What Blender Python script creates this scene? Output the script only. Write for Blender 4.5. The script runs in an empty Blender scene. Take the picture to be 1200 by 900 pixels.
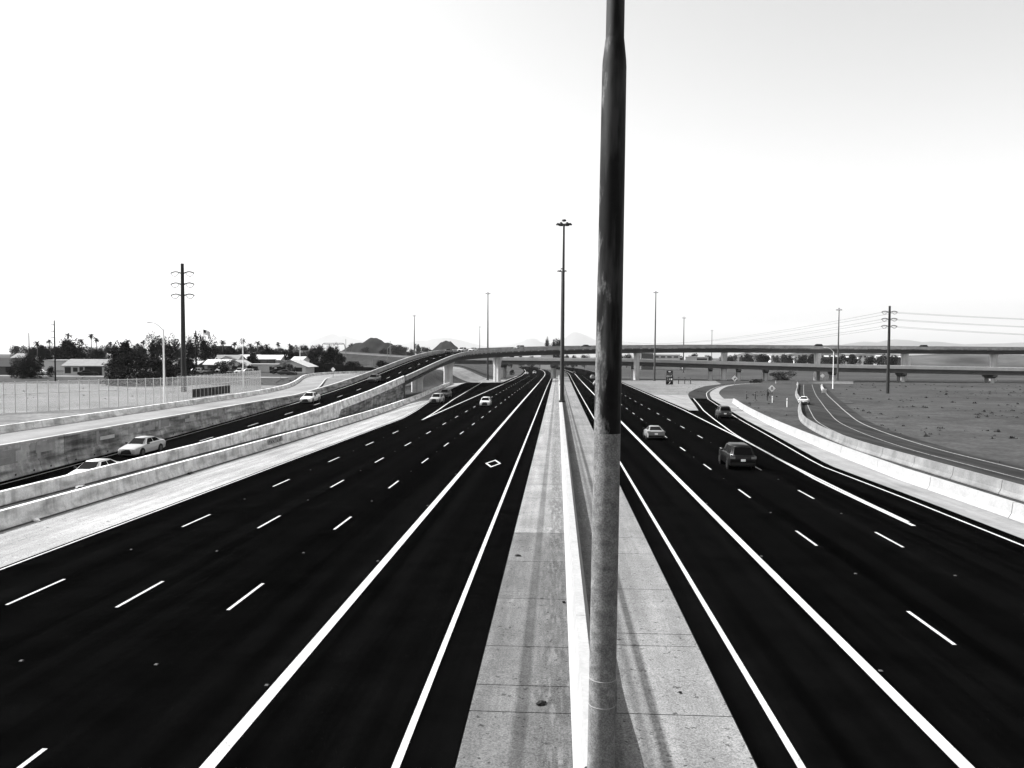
import bpy, bmesh, math, random
from mathutils import Vector, Matrix, noise
import numpy as np
random.seed(11)
R = math.radians
scene = bpy.context.scene
col = scene.collection

# ------------------------------------------------------------------ camera
CAM_H = 8.008
cam_d = bpy.data.cameras.new('camera'); cam = bpy.data.objects.new('camera', cam_d); col.objects.link(cam)
cam_d.sensor_fit = 'HORIZONTAL'; cam_d.sensor_width = 36.0; cam_d.lens = 36.0 * 941.0 / 1200.0
cam_d.clip_start = 0.1; cam_d.clip_end = 90000
_pi, _ro, _ya = R(-2.45), R(.263), R(-3.242)
_f = Vector((math.sin(_ya) * math.cos(_pi), math.cos(_ya) * math.cos(_pi), math.sin(_pi)))
_r = Vector((math.cos(_ya), -math.sin(_ya), 0)); _u = _r.cross(_f)
_r = _r * math.cos(_ro) + _u * math.sin(_ro); _u = _r.cross(_f)
m = Matrix((_r, _u, -_f)).transposed().to_4x4(); m.translation = (0, 0, CAM_H)
cam.matrix_world = m
scene.camera = cam

# ------------------------------------------------------------------ sky, sun, exposure
SUN_EL, SUN_AZ = 47.0, 279.0            # azimuth clockwise from +Y (road direction); 270 = exactly left
SKY_STRENGTH = 0.128
SUN_STRENGTH = 4.0
world = bpy.data.worlds.new('World'); scene.world = world; world.use_nodes = True
wn, wl = world.node_tree.nodes, world.node_tree.links
bg = wn['Background']
sky = wn.new('ShaderNodeTexSky'); sky.sky_type = 'NISHITA'; sky.sun_disc = False
sky.sun_elevation = R(SUN_EL); sky.sun_rotation = R(SUN_AZ); sky.air_density = 1.0; sky.dust_density = 3.0; sky.ozone_density = 1.0
bw = wn.new('ShaderNodeRGBToBW'); wl.new(sky.outputs[0], bw.inputs[0]); wl.new(bw.outputs[0], bg.inputs[0])
bg.inputs[1].default_value = SKY_STRENGTH
sun_d = bpy.data.lights.new('sun', 'SUN'); sun_d.energy = SUN_STRENGTH; sun_d.angle = R(.5); sun_d.color = (1, 1, 1)
sun = bpy.data.objects.new('sun', sun_d); col.objects.link(sun)
sd = Vector((math.sin(R(SUN_AZ)) * math.cos(R(SUN_EL)), math.cos(R(SUN_AZ)) * math.cos(R(SUN_EL)), math.sin(R(SUN_EL))))
sun.rotation_euler = (-sd).to_track_quat('-Z', 'Y').to_euler(); sun.location = sd * 200
vs = scene.view_settings
vs.view_transform = 'Standard'; vs.look = 'None'; vs.gamma = 1; vs.use_curve_mapping = False; vs.exposure = 1.4
scene.cycles.max_bounces = 6; scene.cycles.volume_bounces = 0
scene.cycles.volume_step_rate = 1.0

# ------------------------------------------------------------------ materials (all neutral: the photograph is black and white)
MATS = {}
def mat(name, base, rough=.85, spec=.25, noise_scale=None, lo=.8, hi=1.2, detail=4, metal=0, bump=0, bscale=None, scale_xyz=(1, 1, 1),
        coords='Object', extra=None, rand=0):
    if name in MATS: return MATS[name]
    mt = bpy.data.materials.new(name); mt.use_nodes = True; MATS[name] = mt
    n, l = mt.node_tree.nodes, mt.node_tree.links
    b = n['Principled BSDF']; b.inputs['Roughness'].default_value = rough; b.inputs['Metallic'].default_value = metal
    b.inputs['Specular IOR Level'].default_value = spec
    b.inputs['Base Color'].default_value = (base, base, base, 1)
    val = None
    tc = n.new('ShaderNodeTexCoord'); mp = n.new('ShaderNodeMapping'); mp.inputs['Scale'].default_value = scale_xyz
    if coords == 'World':
        ge = n.new('ShaderNodeNewGeometry'); l.new(ge.outputs['Position'], mp.inputs[0])
    else:
        l.new(tc.outputs[coords], mp.inputs[0])
    def mul(a, bb):
        k = n.new('ShaderNodeMath'); k.operation = 'MULTIPLY'
        for i, q in enumerate((a, bb)):
            if isinstance(q, (int, float)): k.inputs[i].default_value = q
            else: l.new(q, k.inputs[i])
        return k.outputs[0]
    def nz(scale, lo_, hi_, a=.3, c=.7, det=4, vec=None, dist=0):
        t = n.new('ShaderNodeTexNoise'); t.inputs['Scale'].default_value = scale; t.inputs['Detail'].default_value = det
        t.inputs['Distortion'].default_value = dist
        l.new(vec if vec is not None else mp.outputs[0], t.inputs['Vector'])
        r = n.new('ShaderNodeMapRange'); r.inputs['From Min'].default_value = a; r.inputs['From Max'].default_value = c
        r.inputs['To Min'].default_value = lo_; r.inputs['To Max'].default_value = hi_
        l.new(t.outputs['Fac'], r.inputs['Value']); return r.outputs[0]
    ctx = dict(n=n, l=l, mul=mul, nz=nz, tc=tc, mp=mp, b=b)
    if noise_scale:
        val = mul(base, nz(noise_scale, lo, hi, det=detail))
        val = mul(val, nz(noise_scale * 9.7, .9, 1.1))
    if rand:
        oi = n.new('ShaderNodeObjectInfo'); r = n.new('ShaderNodeMapRange')
        r.inputs['To Min'].default_value = 1 - rand; r.inputs['To Max'].default_value = 1 + rand
        l.new(oi.outputs['Random'], r.inputs['Value']); val = mul(val if val is not None else base, r.outputs[0])
    if extra: val = extra(ctx, val if val is not None else base)
    if val is not None and not isinstance(val, (int, float)):
        l.new(val, b.inputs['Base Color'])
    if bump:
        t = n.new('ShaderNodeTexNoise'); t.inputs['Scale'].default_value = bscale or 30; t.inputs['Detail'].default_value = 5
        l.new(mp.outputs[0], t.inputs['Vector'])
        bp = n.new('ShaderNodeBump'); bp.inputs['Strength'].default_value = bump; bp.inputs['Distance'].default_value = .05
        l.new(t.outputs['Fac'], bp.inputs['Height']); l.new(bp.outputs[0], b.inputs['Normal'])
    return mt

def band(ctx, axis, lo, hi, soft, vec=None):
    """1 inside lo..hi along an axis of a vector, soft edges"""
    n, l = ctx['n'], ctx['l']
    s = n.new('ShaderNodeSeparateXYZ'); l.new(vec if vec is not None else ctx['mp'].outputs[0], s.inputs[0])
    o = s.outputs[axis]
    a = n.new('ShaderNodeMapRange'); a.inputs['From Min'].default_value = lo - soft; a.inputs['From Max'].default_value = lo + soft
    b = n.new('ShaderNodeMapRange'); b.inputs['From Min'].default_value = hi - soft; b.inputs['From Max'].default_value = hi + soft
    b.inputs['To Min'].default_value = 1; b.inputs['To Max'].default_value = 0
    l.new(o, a.inputs['Value']); l.new(o, b.inputs['Value'])
    return ctx['mul'](a.outputs[0], b.outputs[0])
def lerp_const(ctx, val, other, fac):
    n, l = ctx['n'], ctx['l']
    mx = n.new('ShaderNodeMix'); mx.data_type = 'FLOAT'
    if isinstance(fac, (int, float)): mx.inputs[0].default_value = fac
    else: l.new(fac, mx.inputs[0])
    for i, q in ((2, val), (3, other)):
        if isinstance(q, (int, float)): mx.inputs[i].default_value = q
        else: l.new(q, mx.inputs[i])
    return mx.outputs[0]

def asphalt_extra(ctx, val):
    # long wheel-path polish streaks along the road
    v = ctx['n'].new('ShaderNodeMapping'); v.inputs['Scale'].default_value = (1.1, .012, 1)
    ctx['l'].new(ctx['mp'].outputs[0], v.inputs[0])
    return ctx['mul'](val, ctx['nz'](1.0, .45, 2.0, vec=v.outputs[0], det=6))
ASPH = mat('asphalt_new', 0.0011, .95, .0, .6, .75, 1.25, extra=asphalt_extra, bump=.25, bscale=60)
ASPH_RAMP = mat('asphalt_ramp', 0.0015, .95, .0, .6, .75, 1.25, extra=asphalt_extra)
ASPH_OLD = mat('asphalt_old', 0.013, .95, .1, .35, .7, 1.3, extra=asphalt_extra)
PAINT = mat('road_paint', .40, .7, .1, 6.0, .86, 1.05, coords='World', extra=lambda c, v: c['mul'](c['mul'](v, c['nz'](28, .25, 1, a=.33, c=.40, det=6)), c['nz'](1.2, .75, 1.05, det=6)))
PAINT_WORN = mat('worn_paint', 0.2, .8, .2, 3.0, .5, 1.2, coords='World')

def conc_extra(streak, dark):
    def ex(ctx, val):
        v = ctx['n'].new('ShaderNodeMapping'); v.inputs['Scale'].default_value = streak
        ctx['l'].new(ctx['mp'].outputs[0], v.inputs[0])
        val = ctx['mul'](val, ctx['nz'](1.0, dark, 1.12, a=.32, c=.6, vec=v.outputs[0], det=6))
        return ctx['mul'](val, ctx['nz'](38, .82, 1.1, det=2))
    return ex
def wall_extra(ctx, val):
    n, l = ctx['n'], ctx['l']
    def mp_(sc): v = n.new('ShaderNodeMapping'); v.inputs['Scale'].default_value = sc; l.new(ctx['mp'].outputs[0], v.inputs[0]); return v.outputs[0]
    val = ctx['mul'](val, ctx['nz'](1.0, .42, 1.25, a=.36, c=.58, vec=mp_((.3, .3, 2.4)), det=8))      # horizontal pour lines and grime
    val = ctx['mul'](val, ctx['nz'](1.0, .72, 1.15, a=.38, c=.6, vec=mp_((1.6, 1.6, .35)), det=7))      # drips
    return ctx['mul'](val, ctx['nz'](26, .72, 1.2, det=4))
def bar_extra(ctx, val):
    n, l = ctx['n'], ctx['l']
    def mp_(sc): v = n.new('ShaderNodeMapping'); v.inputs['Scale'].default_value = sc; l.new(ctx['mp'].outputs[0], v.inputs[0]); return v.outputs[0]
    val = ctx['mul'](val, ctx['nz'](1.0, .62, 1.1, a=.34, c=.55, vec=mp_((1.2, .5, 1.6)), det=9))
    val = ctx['mul'](val, ctx['nz'](1.0, .80, 1.08, a=.36, c=.5, vec=mp_((3, 2.2, .25)), det=5))
    return ctx['mul'](val, ctx['nz'](30, .8, 1.1, det=3))
CONC_SH = mat('concrete_shoulder', 0.17, .9, .15, .25, .85, 1.12, extra=conc_extra((1.6, .05, 1), .8), coords='World')
CONC_BAR = mat('concrete_barrier', 0.66, .9, .15, .9, .82, 1.12, extra=bar_extra, coords='World', bump=.15, bscale=25, rand=.07)
CONC_ENT = mat('concrete_aged', 0.16, .9, .15, .9, .75, 1.15, extra=conc_extra((.6, .35, .25), .75), coords='World')
CONC_OVER = mat('concrete_overpass', 0.42, .9, .15, .4, .9, 1.1, coords='World')
CONC_WHITE = mat('concrete_white', 0.24, .85, .2, .8, .9, 1.08, coords='World', bump=.1, bscale=25, rand=.03)
CONC_WALL = mat('concrete_wall', 0.3, .92, .1, .45, .62, 1.3, extra=wall_extra, coords='World', bump=.3, bscale=14, rand=.16)
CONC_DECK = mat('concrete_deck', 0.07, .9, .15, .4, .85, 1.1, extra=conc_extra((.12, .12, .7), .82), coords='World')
CONC_LIGHT = mat('concrete_parapet', 0.31, .9, .15, .4, .85, 1.1, extra=conc_extra((.5, .5, .4), .82), coords='World')
CONC_PIER = mat('concrete_pier', 0.48, .9, .15, .5, .88, 1.1, extra=conc_extra((.7, .7, .08), .85), coords='World')
CONC_ROAD = mat('concrete_road', 0.155, .9, .15, .18, .86, 1.1, extra=conc_extra((.5, .06, 1), .82), coords='World')

def median_extra(dark_bands, blotches):
    def ex(ctx, val):
        n, l = ctx['n'], ctx['l']
        v = n.new('ShaderNodeMapping'); v.inputs['Scale'].default_value = (2.2, .10, 1); l.new(ctx['mp'].outputs[0], v.inputs[0])
        val = ctx['mul'](val, ctx['nz'](1.0, .78, 1.12, vec=v.outputs[0], det=5))
        val = ctx['mul'](val, ctx['nz'](22, .66, 1.22, a=.34, c=.62, det=6))
        val = ctx['mul'](val, ctx['nz'](75, .6, 1.3, a=.35, c=.65, det=3))
        sp = ctx['nz'](5.5, .35, 1, a=.30, c=.36, det=3); val = ctx['mul'](val, sp)
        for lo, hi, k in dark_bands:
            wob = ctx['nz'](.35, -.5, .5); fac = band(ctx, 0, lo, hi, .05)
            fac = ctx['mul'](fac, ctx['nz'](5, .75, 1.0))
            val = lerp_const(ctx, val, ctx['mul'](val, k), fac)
        for lo, hi, k in blotches:  # uneven darker strips; dirt smears on the left-hand concrete
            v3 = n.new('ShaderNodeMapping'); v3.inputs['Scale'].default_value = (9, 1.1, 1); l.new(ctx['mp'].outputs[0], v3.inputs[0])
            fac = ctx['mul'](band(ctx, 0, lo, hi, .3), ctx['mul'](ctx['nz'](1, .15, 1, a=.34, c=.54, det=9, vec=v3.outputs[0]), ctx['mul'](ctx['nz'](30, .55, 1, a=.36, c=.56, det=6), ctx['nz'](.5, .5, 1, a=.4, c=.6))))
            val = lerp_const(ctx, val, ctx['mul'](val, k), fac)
        return val
    return ex
MED_L = mat('median_concrete_left', 0.2, .9, .12, .5, .8, 1.15, coords='World', rand=.07, bump=.25, bscale=18,
            extra=median_extra([(-.92, -.62, .5)], [(-.5, .5, .38)]))
MED_R = mat('median_concrete_right', 0.15, .9, .12, .5, .85, 1.1, coords='World', rand=.07, bump=.2, bscale=18,
            extra=median_extra([(2.12, 2.34, .28), (1.78, 1.96, .62)], [(.9, 2.0, .6)]))  # last strip: uneven darker tone just right of the median barrier
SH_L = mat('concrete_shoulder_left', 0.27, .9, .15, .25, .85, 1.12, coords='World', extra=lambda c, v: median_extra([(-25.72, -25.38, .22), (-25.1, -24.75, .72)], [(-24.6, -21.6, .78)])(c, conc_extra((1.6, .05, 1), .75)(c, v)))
MED_OLD = mat('median_concrete_aged', 0.115, .9, .12, .5, .75, 1.2, coords='World', rand=.09, bump=.25, bscale=18, extra=median_extra([(-.92, -.62, .5)], [(-.5, .5, .3), (-2, -1, .7)]))
JOINT = mat('joint_dark', .03, .95, .05)
def ground_extra(ctx, val):
    val = ctx['mul'](val, ctx['nz'](.35, .72, 1.2, det=8))
    return ctx['mul'](val, ctx['nz'](2.2, .75, 1.15, a=.4, c=.62, det=8))
GROUND = mat('desert_ground', 0.04, .95, .05, .03, .7, 1.3, extra=ground_extra, coords='World', bump=.4, bscale=2)
GRAVEL = mat('gravel_light', 0.13, .95, .05, .06, .8, 1.15, extra=ground_extra, coords='World', bump=.4, bscale=3)
GRAVEL_D = mat('gravel_dark', 0.04, .95, .05, .2, .7, 1.3, extra=ground_extra, coords='World', bump=.4, bscale=4)
LAWN = mat('dry_field', 0.04, .95, .05, .05, .8, 1.2, extra=ground_extra, coords='World')
def galv_extra(ctx, val):
    return ctx['mul'](ctx['mul'](val, ctx['nz'](7, .75, 1.25, a=.35, c=.65, det=8)), ctx['nz'](40, .7, 1.3, a=.36, c=.64, det=5))
GALV = mat('galvanised_mottled', 0.125, .7, .12, 3.0, .8, 1.15, metal=0, extra=galv_extra)
def peel_extra(ctx, val):
    n, l = ctx['n'], ctx['l']
    v = n.new('ShaderNodeMapping'); v.inputs['Scale'].default_value = (5, 5, 1.3); l.new(ctx['mp'].outputs[0], v.inputs[0])
    s = n.new('ShaderNodeSeparateXYZ'); l.new(ctx['mp'].outputs[0], s.inputs[0])
    t = n.new('ShaderNodeTexNoise'); t.inputs['Scale'].default_value = 1.0; t.inputs['Detail'].default_value = 7; t.inputs['Roughness'].default_value = .62
    l.new(v.outputs[0], t.inputs['Vector'])
    a = n.new('ShaderNodeMath'); a.operation = 'MULTIPLY_ADD'; l.new(s.outputs[0], a.inputs[0]); a.inputs[1].default_value = -.85; l.new(t.outputs['Fac'], a.inputs[2])
    z = n.new('ShaderNodeMath'); z.operation = 'MULTIPLY_ADD'; l.new(s.outputs[2], z.inputs[0]); z.inputs[1].default_value = -.028; l.new(a.outputs[0], z.inputs[2])
    r = n.new('ShaderNodeMapRange'); r.inputs['From Min'].default_value = .37; r.inputs['From Max'].default_value = .50; l.new(z.outputs[0], r.inputs['Value'])
    v2 = n.new('ShaderNodeMapping'); v2.inputs['Scale'].default_value = (4, 4, .55); v2.inputs['Location'].default_value = (7, 3, 2); l.new(ctx['mp'].outputs[0], v2.inputs[0])
    p = ctx['nz'](1, 0, 1, a=.47, c=.60, vec=v2.outputs[0], det=6)
    val = lerp_const(ctx, val, .03, p)
    val = lerp_const(ctx, val, ctx['mul'](.13, ctx['nz'](24, .5, 1.4)), r.outputs[0])
    return val
POLE_DARK = mat('weathered_dark_steel', .0035, .6, .10, 8, .6, 1.4, extra=peel_extra)
WELD = mat('weld_bead', .22, .6, .1)
MAST = mat('mast_steel', 0.02, .6, .3, .5, .7, 1.3)
MAST_L = mat('mast_steel_pale', 0.04, .6, .3, .5, .7, 1.3)
STEEL_DK = mat('dark_steel', 0.012, .6, .3)
POLE_WHITE = mat('pale_pole', .7, .6, .3)
WOOD = mat('pole_wood', 0.01, .9, .1, 4, .7, 1.3)
WIRE = mat('wire_dark', .05, .7, .2)
LENS = mat('lamp_glass', .3, .2, .5)
SIGN_BLK = mat('sign_black', 0.003, .6, .2)
SIGN_WHT = mat('sign_white', .8, .6, .3)
SIGN_GRY = mat('sign_grey', 0.16, .6, .3)
GALV_FENCE = mat('fence_wire', 0.42, .6, .3)
LEAF = mat('leaf_dark', 0.009, .9, .01, .35, .45, 1.9, coords='World', rand=.3)
LEAF2 = mat('leaf_mid', 0.022, .9, .02, .35, .5, 1.8, coords='World', rand=.3)
LEAF_PALM = mat('leaf_palm', 0.008, .8, .1)
BARK = mat('bark', .06, .9, .1, 4, .7, 1.3)
PALM_BARK = mat('palm_bark', .10, .9, .1, 4, .7, 1.3)
ROOF_W = mat('roof_white', 0.34, .8, .2, .6, .9, 1.05, rand=.1)
ROOF_G = mat('roof_grey', 0.13, .85, .15, 1.2, .85, 1.1, rand=.25)
ROOF_D = mat('roof_dark', 0.012, .85, .15, 1.2, .8, 1.2)
WALL_W = mat('house_wall', 0.5, .85, .15, .6, .9, 1.05, rand=.2)
WALL_G = mat('house_wall_grey', 0.09, .85, .15, .6, .9, 1.05, rand=.3)
OPEN_D = mat('opening_dark', 0.004, .6, .3)
BLOCK_D = mat('dark_block_wall', 0.008, .9, .1, .6, .8, 1.2)
ROCK = mat('butte_rock', .005, .95, .02, .035, .3, 2.6, coords='World', bump=1.0, bscale=.12)
ROCK2 = mat('desert_hill', .05, .95, .02, .012, .5, 1.6, coords='World')
MOUNT = mat('mountain_rock', 0.06, .95, .02, .0006, .7, 1.3, coords='World')
TYRE = mat('tyre_rubber', 0.003, .8, .15)
RIM = mat('rim_alloy', 0.035, .35, .5, metal=.6)
GLASS = mat('car_glass', .003, .2, .02)
CHROME = mat('car_chrome', .6, .2, .5, metal=.8)
LIGHT_C = mat('headlight_glass', .55, .1, .6)
LIGHT_R = mat('tail_light_lens', .12, .2, .5)
PLATE = mat('number_plate', .75, .5, .3)
TRIM = mat('car_trim_black', 0.0025, .6, .3)
def paint(name, v):
    mt = mat('car_paint_' + name, v, .35,   .04 if v < .2 else .3); b = mt.node_tree.nodes['Principled BSDF']; b.inputs['Coat Weight'].default_value = .35 if v < .2 else .15
    b.inputs['Coat Roughness'].default_value = .06; return mt
P_MID = paint('mid_grey', .15)
P_WHITE, P_SILVER, P_DARK, P_GREY = paint('white', .42), paint('silver', .26), paint('black', .003), paint('grey', .03)

HAZE_D = 0.00003
# ------------------------------------------------------------------ helpers
def tag(o, label=None, cat=None, group=None, kind=None):
    if label: o['label'] = label
    if cat: o['category'] = cat
    if group: o['group'] = group
    if kind: o['kind'] = kind
    return o
def empty(name, loc=(0, 0, 0), rz=0):
    o = bpy.data.objects.new(name, None); col.objects.link(o); o.location = loc; o.rotation_euler = (0, 0, rz); o.empty_display_size = .5
    return o
def thing(name, label, cat, loc=(0, 0, 0), rz=0, group=None): return tag(empty(name, loc, rz), label, cat, group)
def link(name, me, parent=None, loc=None, rot=None, scale=None):
    o = bpy.data.objects.new(name, me); col.objects.link(o)
    if parent is not None: o.parent = parent
    if loc is not None: o.location = loc
    if rot is not None: o.rotation_euler = rot
    if scale is not None: o.scale = scale
    return o
class MB:
    def __init__(s): s.v = []; s.f = []
    def add(s, vs_, fs):
        k = len(s.v); s.v += [tuple(q) for q in vs_]; s.f += [tuple(i + k for i in q) for q in fs]; return s
    def box(s, c, d, rz=0):
        x, y, z = d[0] / 2, d[1] / 2, d[2] / 2; ca, sa = math.cos(rz), math.sin(rz); P = []
        for (a, b, e) in ((-x, -y, -z), (x, -y, -z), (x, y, -z), (-x, y, -z), (-x, -y, z), (x, -y, z), (x, y, z), (-x, y, z)):
            P.append((c[0] + a * ca - b * sa, c[1] + a * sa + b * ca, c[2] + e))
        return s.add(P, [(0, 3, 2, 1), (4, 5, 6, 7), (0, 1, 5, 4), (1, 2, 6, 5), (2, 3, 7, 6), (3, 0, 4, 7)])
    def tube(s, p0, p1, r0, r1=None, n=8, caps=True):
        r1 = r0 if r1 is None else r1
        p0, p1 = Vector(p0), Vector(p1); d = (p1 - p0).normalized()
        a = d.orthogonal().normalized(); b = d.cross(a); P = []
        for p, r in ((p0, r0), (p1, r1)):
            for i in range(n):
                t = 2 * math.pi * i / n; P.append(p + (a * math.cos(t) + b * math.sin(t)) * r)
        F = [(i, (i + 1) % n, n + (i + 1) % n, n + i) for i in range(n)]
        if caps: F += [tuple(range(n))[::-1], tuple(range(n, 2 * n))]
        return s.add(P, F)
    def lathe(s, prof, n=24, c=(0, 0)):
        P = []; F = []
        for (r, z) in prof:
            for i in range(n):
                t = 2 * math.pi * i / n; P.append((c[0] + r * math.cos(t), c[1] + r * math.sin(t), z))
        for k in range(len(prof) - 1):
            for i in range(n):
                j = (i + 1) % n; F.append((k * n + i, k * n + j, (k + 1) * n + j, (k + 1) * n + i))
        F += [tuple(range(n))[::-1], tuple(range((len(prof) - 1) * n, len(prof) * n))]
        return s.add(P, F)
    def loft(s, rings, close=True, caps=True):
        n = len(rings[0]); P = [p for r in rings for p in r]; F = []
        for k in range(len(rings) - 1):
            for i in range(n if close else n - 1):
                j = (i + 1) % n; F.append((k * n + i, k * n + j, (k + 1) * n + j, (k + 1) * n + i))
        if caps: F += [tuple(range(n))[::-1], tuple(range((len(rings) - 1) * n, len(rings) * n))]
        return s.add(P, F)
    def quad(s, a, b, c, d): return s.add([a, b, c, d], [(0, 1, 2, 3)])
    def mesh(s, name, material, smooth=False):
        me = bpy.data.meshes.new(name); me.from_pydata(s.v, [], s.f); me.materials.append(material)
        if smooth:
            me.polygons.foreach_set('use_smooth', [True] * len(me.polygons))
            try: me.set_sharp_from_angle(angle=R(38))
            except Exception: pass
        me.validate(); me.update(); return me
    def build(s, name, material, parent=None, smooth=False, loc=None, rot=None):
        return link(name, s.mesh(name, material, smooth), parent, loc, rot)
def fix_normals(me):
    b = bmesh.new(); b.from_mesh(me); bmesh.ops.recalc_face_normals(b, faces=b.faces); b.to_mesh(me); b.free(); return me

def L1(x, pts): return float(np.interp(x, [p[0] for p in pts], [p[1] for p in pts]))
def sstep(a, b, x): t = min(1, max(0, (x - a) / (b - a))); return t * t * (3 - 2 * t)
# terrain ----------------------------------------------------------
G_SL = -.01284
def drop(Y): return -.0085 * max(0, Y - 450) if Y < 40000 else 0
def fz(Y):
    if Y <= 380: z = G_SL * Y
    elif Y <= 440: t = (Y - 380) / 60; z = G_SL * 380 + G_SL * 60 * (t - t * t / 2)
    else: z = G_SL * 410
    return z + drop(Y)
X0T = [(0, -39.3), (140, -39.3), (165, -39), (200, -37), (265, -36), (290, -26), (320, -25), (400, -27), (600, -30)]
WT = [(0, .4), (140, .4), (165, 5), (200, 9), (265, 10), (290, 15), (320, 16), (400, 25), (600, 60)]
def gz(X, Y):
    f = fz(Y)
    t = min(1, max(0, (L1(Y, X0T) - X) / L1(Y, WT))); t = t * t * (3 - 2 * t)
    return f + (.9 + drop(Y) - f) * t
def shift(Y): return -max(0, Y - 400) ** 2 / 6000.0
def drift(Y): return .2 * (max(0, Y) / 100) ** 1.5
# ramp / flyover path ------------------------------------------------
XC, YC, RC, TH = -34.5, 250.0, 90.0, R(80)
def path(s):
    if s < YC: return XC, s, 0.0
    th = (s - YC) / RC
    if th < TH: return XC + RC * (1 - math.cos(th)), YC + RC * math.sin(th), th
    e = s - YC - RC * TH
    return XC + RC * (1 - math.cos(TH)) + e * math.sin(TH), YC + RC * math.sin(TH) + e * math.cos(TH), TH
RAMP_Z = [(0, -1.9), (40, -1.6), (55, -1.4), (86, -.8), (110, -.1), (131, .6), (150, 1.4), (165, 2.3), (186, 3.5), (212, 5.0), (235, 5.9), (250, 6.3),
          (275, 6.9), (290, 7.3), (312, 7.9), (347, 8.7), (394, 9.4), (454, 9.3), (600, 9.0), (800, 8.8)]
def rz(s):   # smoothed
    return sum(L1(s + d, RAMP_Z) for d in (-16, -8, 0, 8, 16)) / 5
def sup(s): return .045 * sstep(140, 220, s)         # superelevation: lower on the near (right) side
def off(s, o):
    x, y, t = path(s); return x + o * math.cos(t), y - o * math.sin(t), t
def frange(a, b, st):
    n = max(1, int(round((b - a) / st))); return [a + (b - a) * i / n for i in range(n + 1)]

# ------------------------------------------------------------------ sheets
def sheet_lr(name, ys, xl, xr, zf, material, parent=None, dz=0, nx=1):
    mb = MB(); P = []; F = []
    for y in ys:
        a, b = xl(y), xr(y)
        for i in range(nx + 1):
            x = a + (b - a) * i / nx; P.append((x, y, zf(x, y) + dz))
    for k in range(len(ys) - 1):
        for i in range(nx):
            q = k * (nx + 1) + i; F.append((q, q + 1, q + nx + 2, q + nx + 1))
    return mb.add(P, F).build(name, material, parent)
def smooth_path(pts, step=3.0):
    P = [Vector(p) for p in pts]; P = [P[0] * 2 - P[1]] + P + [P[-1] * 2 - P[-2]]; out = []
    for i in range(1, len(P) - 2):
        n = max(1, int((P[i + 1] - P[i]).length / step))
        for k in range(n):
            t = k / n; a, b, c, d = P[i - 1], P[i], P[i + 1], P[i + 2]
            out.append(.5 * ((2 * b) + (c - a) * t + (2 * a - 5 * b + 4 * c - d) * t * t + (3 * b - a - 3 * c + d) * t ** 3))
    out.append(P[-2]); return out
def headings(pts):
    hs = []
    for i in range(len(pts)):
        a = pts[max(0, i - 1)]; b = pts[min(len(pts) - 1, i + 1)]; d = Vector((b[0] - a[0], b[1] - a[1])); hs.append(math.atan2(d.x, d.y))
    return hs
def sheet_path(name, pts, o0, o1, material, parent=None, dz=0, zf=gz, smooth=True, nx=2):
    pp = smooth_path(pts) if smooth else [Vector(p) for p in pts]; hs = headings(pp); mb = MB(); P = []; F = []
    for i, (p, h) in enumerate(zip(pp, hs)):
        a = o0(i / (len(pp) - 1)) if callable(o0) else o0; b = o1(i / (len(pp) - 1)) if callable(o1) else o1
        for k in range(nx + 1):
            o = a + (b - a) * k / nx
            x, y = p.x + o * math.cos(h), p.y - o * math.sin(h); P.append((x, y, zf(x, y) + dz))
    for k in range(len(pp) - 1):
        for i in range(nx):
            q = k * (nx + 1) + i; F.append((q, q + 1, q + nx + 2, q + nx + 1))
    return mb.add(P, F).build(name, material, parent)

# barrier sweep -----------------------------------------------------
F2 = [(-.31, 0), (-.31, .09), (-.18, .36), (-.11, 1), (.11, 1), (.18, .36), (.31, .09), (.31, 0)]       # two-sided safety shape
F1R = [(-.12, 0), (-.12, 1), (.12, 1), (.18, .36), (.32, .09), (.32, 0)]                                 # vertical back, shaped face to the right
F1L = [(-o, t) for o, t in F1R][::-1]
PARA = [(-.2, 0), (-.2, 1), (.14, 1), (.2, .4), (.2, 0)]
def sweep(mb, stations, prof):
    rings = []
    for (x, y, h, zb, zt) in stations:
        rings.append([(x + o * math.cos(h), y - o * math.sin(h), zb + (zt - zb) * t) for o, t in prof])
    mb.loft(rings); return mb
def barrier(name, label, pts, prof, height, seglen, material, zf=gz, gap=.055, sink=.05, group=None, cat='barrier', parent=None, partname='segment', smooth=True):
    """pts: plan polyline; one part per cast length, a small gap between them"""
    pp = smooth_path(pts, 1.5) if smooth else [Vector(p) for p in pts]; hs = headings(pp)
    cum = [0]
    for i in range(1, len(pp)): cum.append(cum[-1] + (pp[i] - pp[i - 1]).length)
    def at(s):
        x = float(np.interp(s, cum, [p.x for p in pp])); y = float(np.interp(s, cum, [p.y for p in pp])); h = float(np.interp(s, cum, hs)); return x, y, h
    root = parent or thing(name, label, cat, (pp[0].x, pp[0].y, zf(pp[0].x, pp[0].y)), 0, group)
    s = 0; ox, oy, oz = root.location if parent is None else (0, 0, 0)
    while s < cum[-1] - .3:
        e = min(s + seglen, cum[-1]); mb = MB(); st = []
        for q in frange(s + gap / 2, e - gap / 2, 1.5):
            x, y, h = at(q); z = zf(x, y); hh = height(q) if callable(height) else height
            st.append((x - ox, y - oy, h, z - sink - oz, z + hh - oz))
        sweep(mb, st, prof); mb.build(partname, material, root); s = e
    return root

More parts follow.
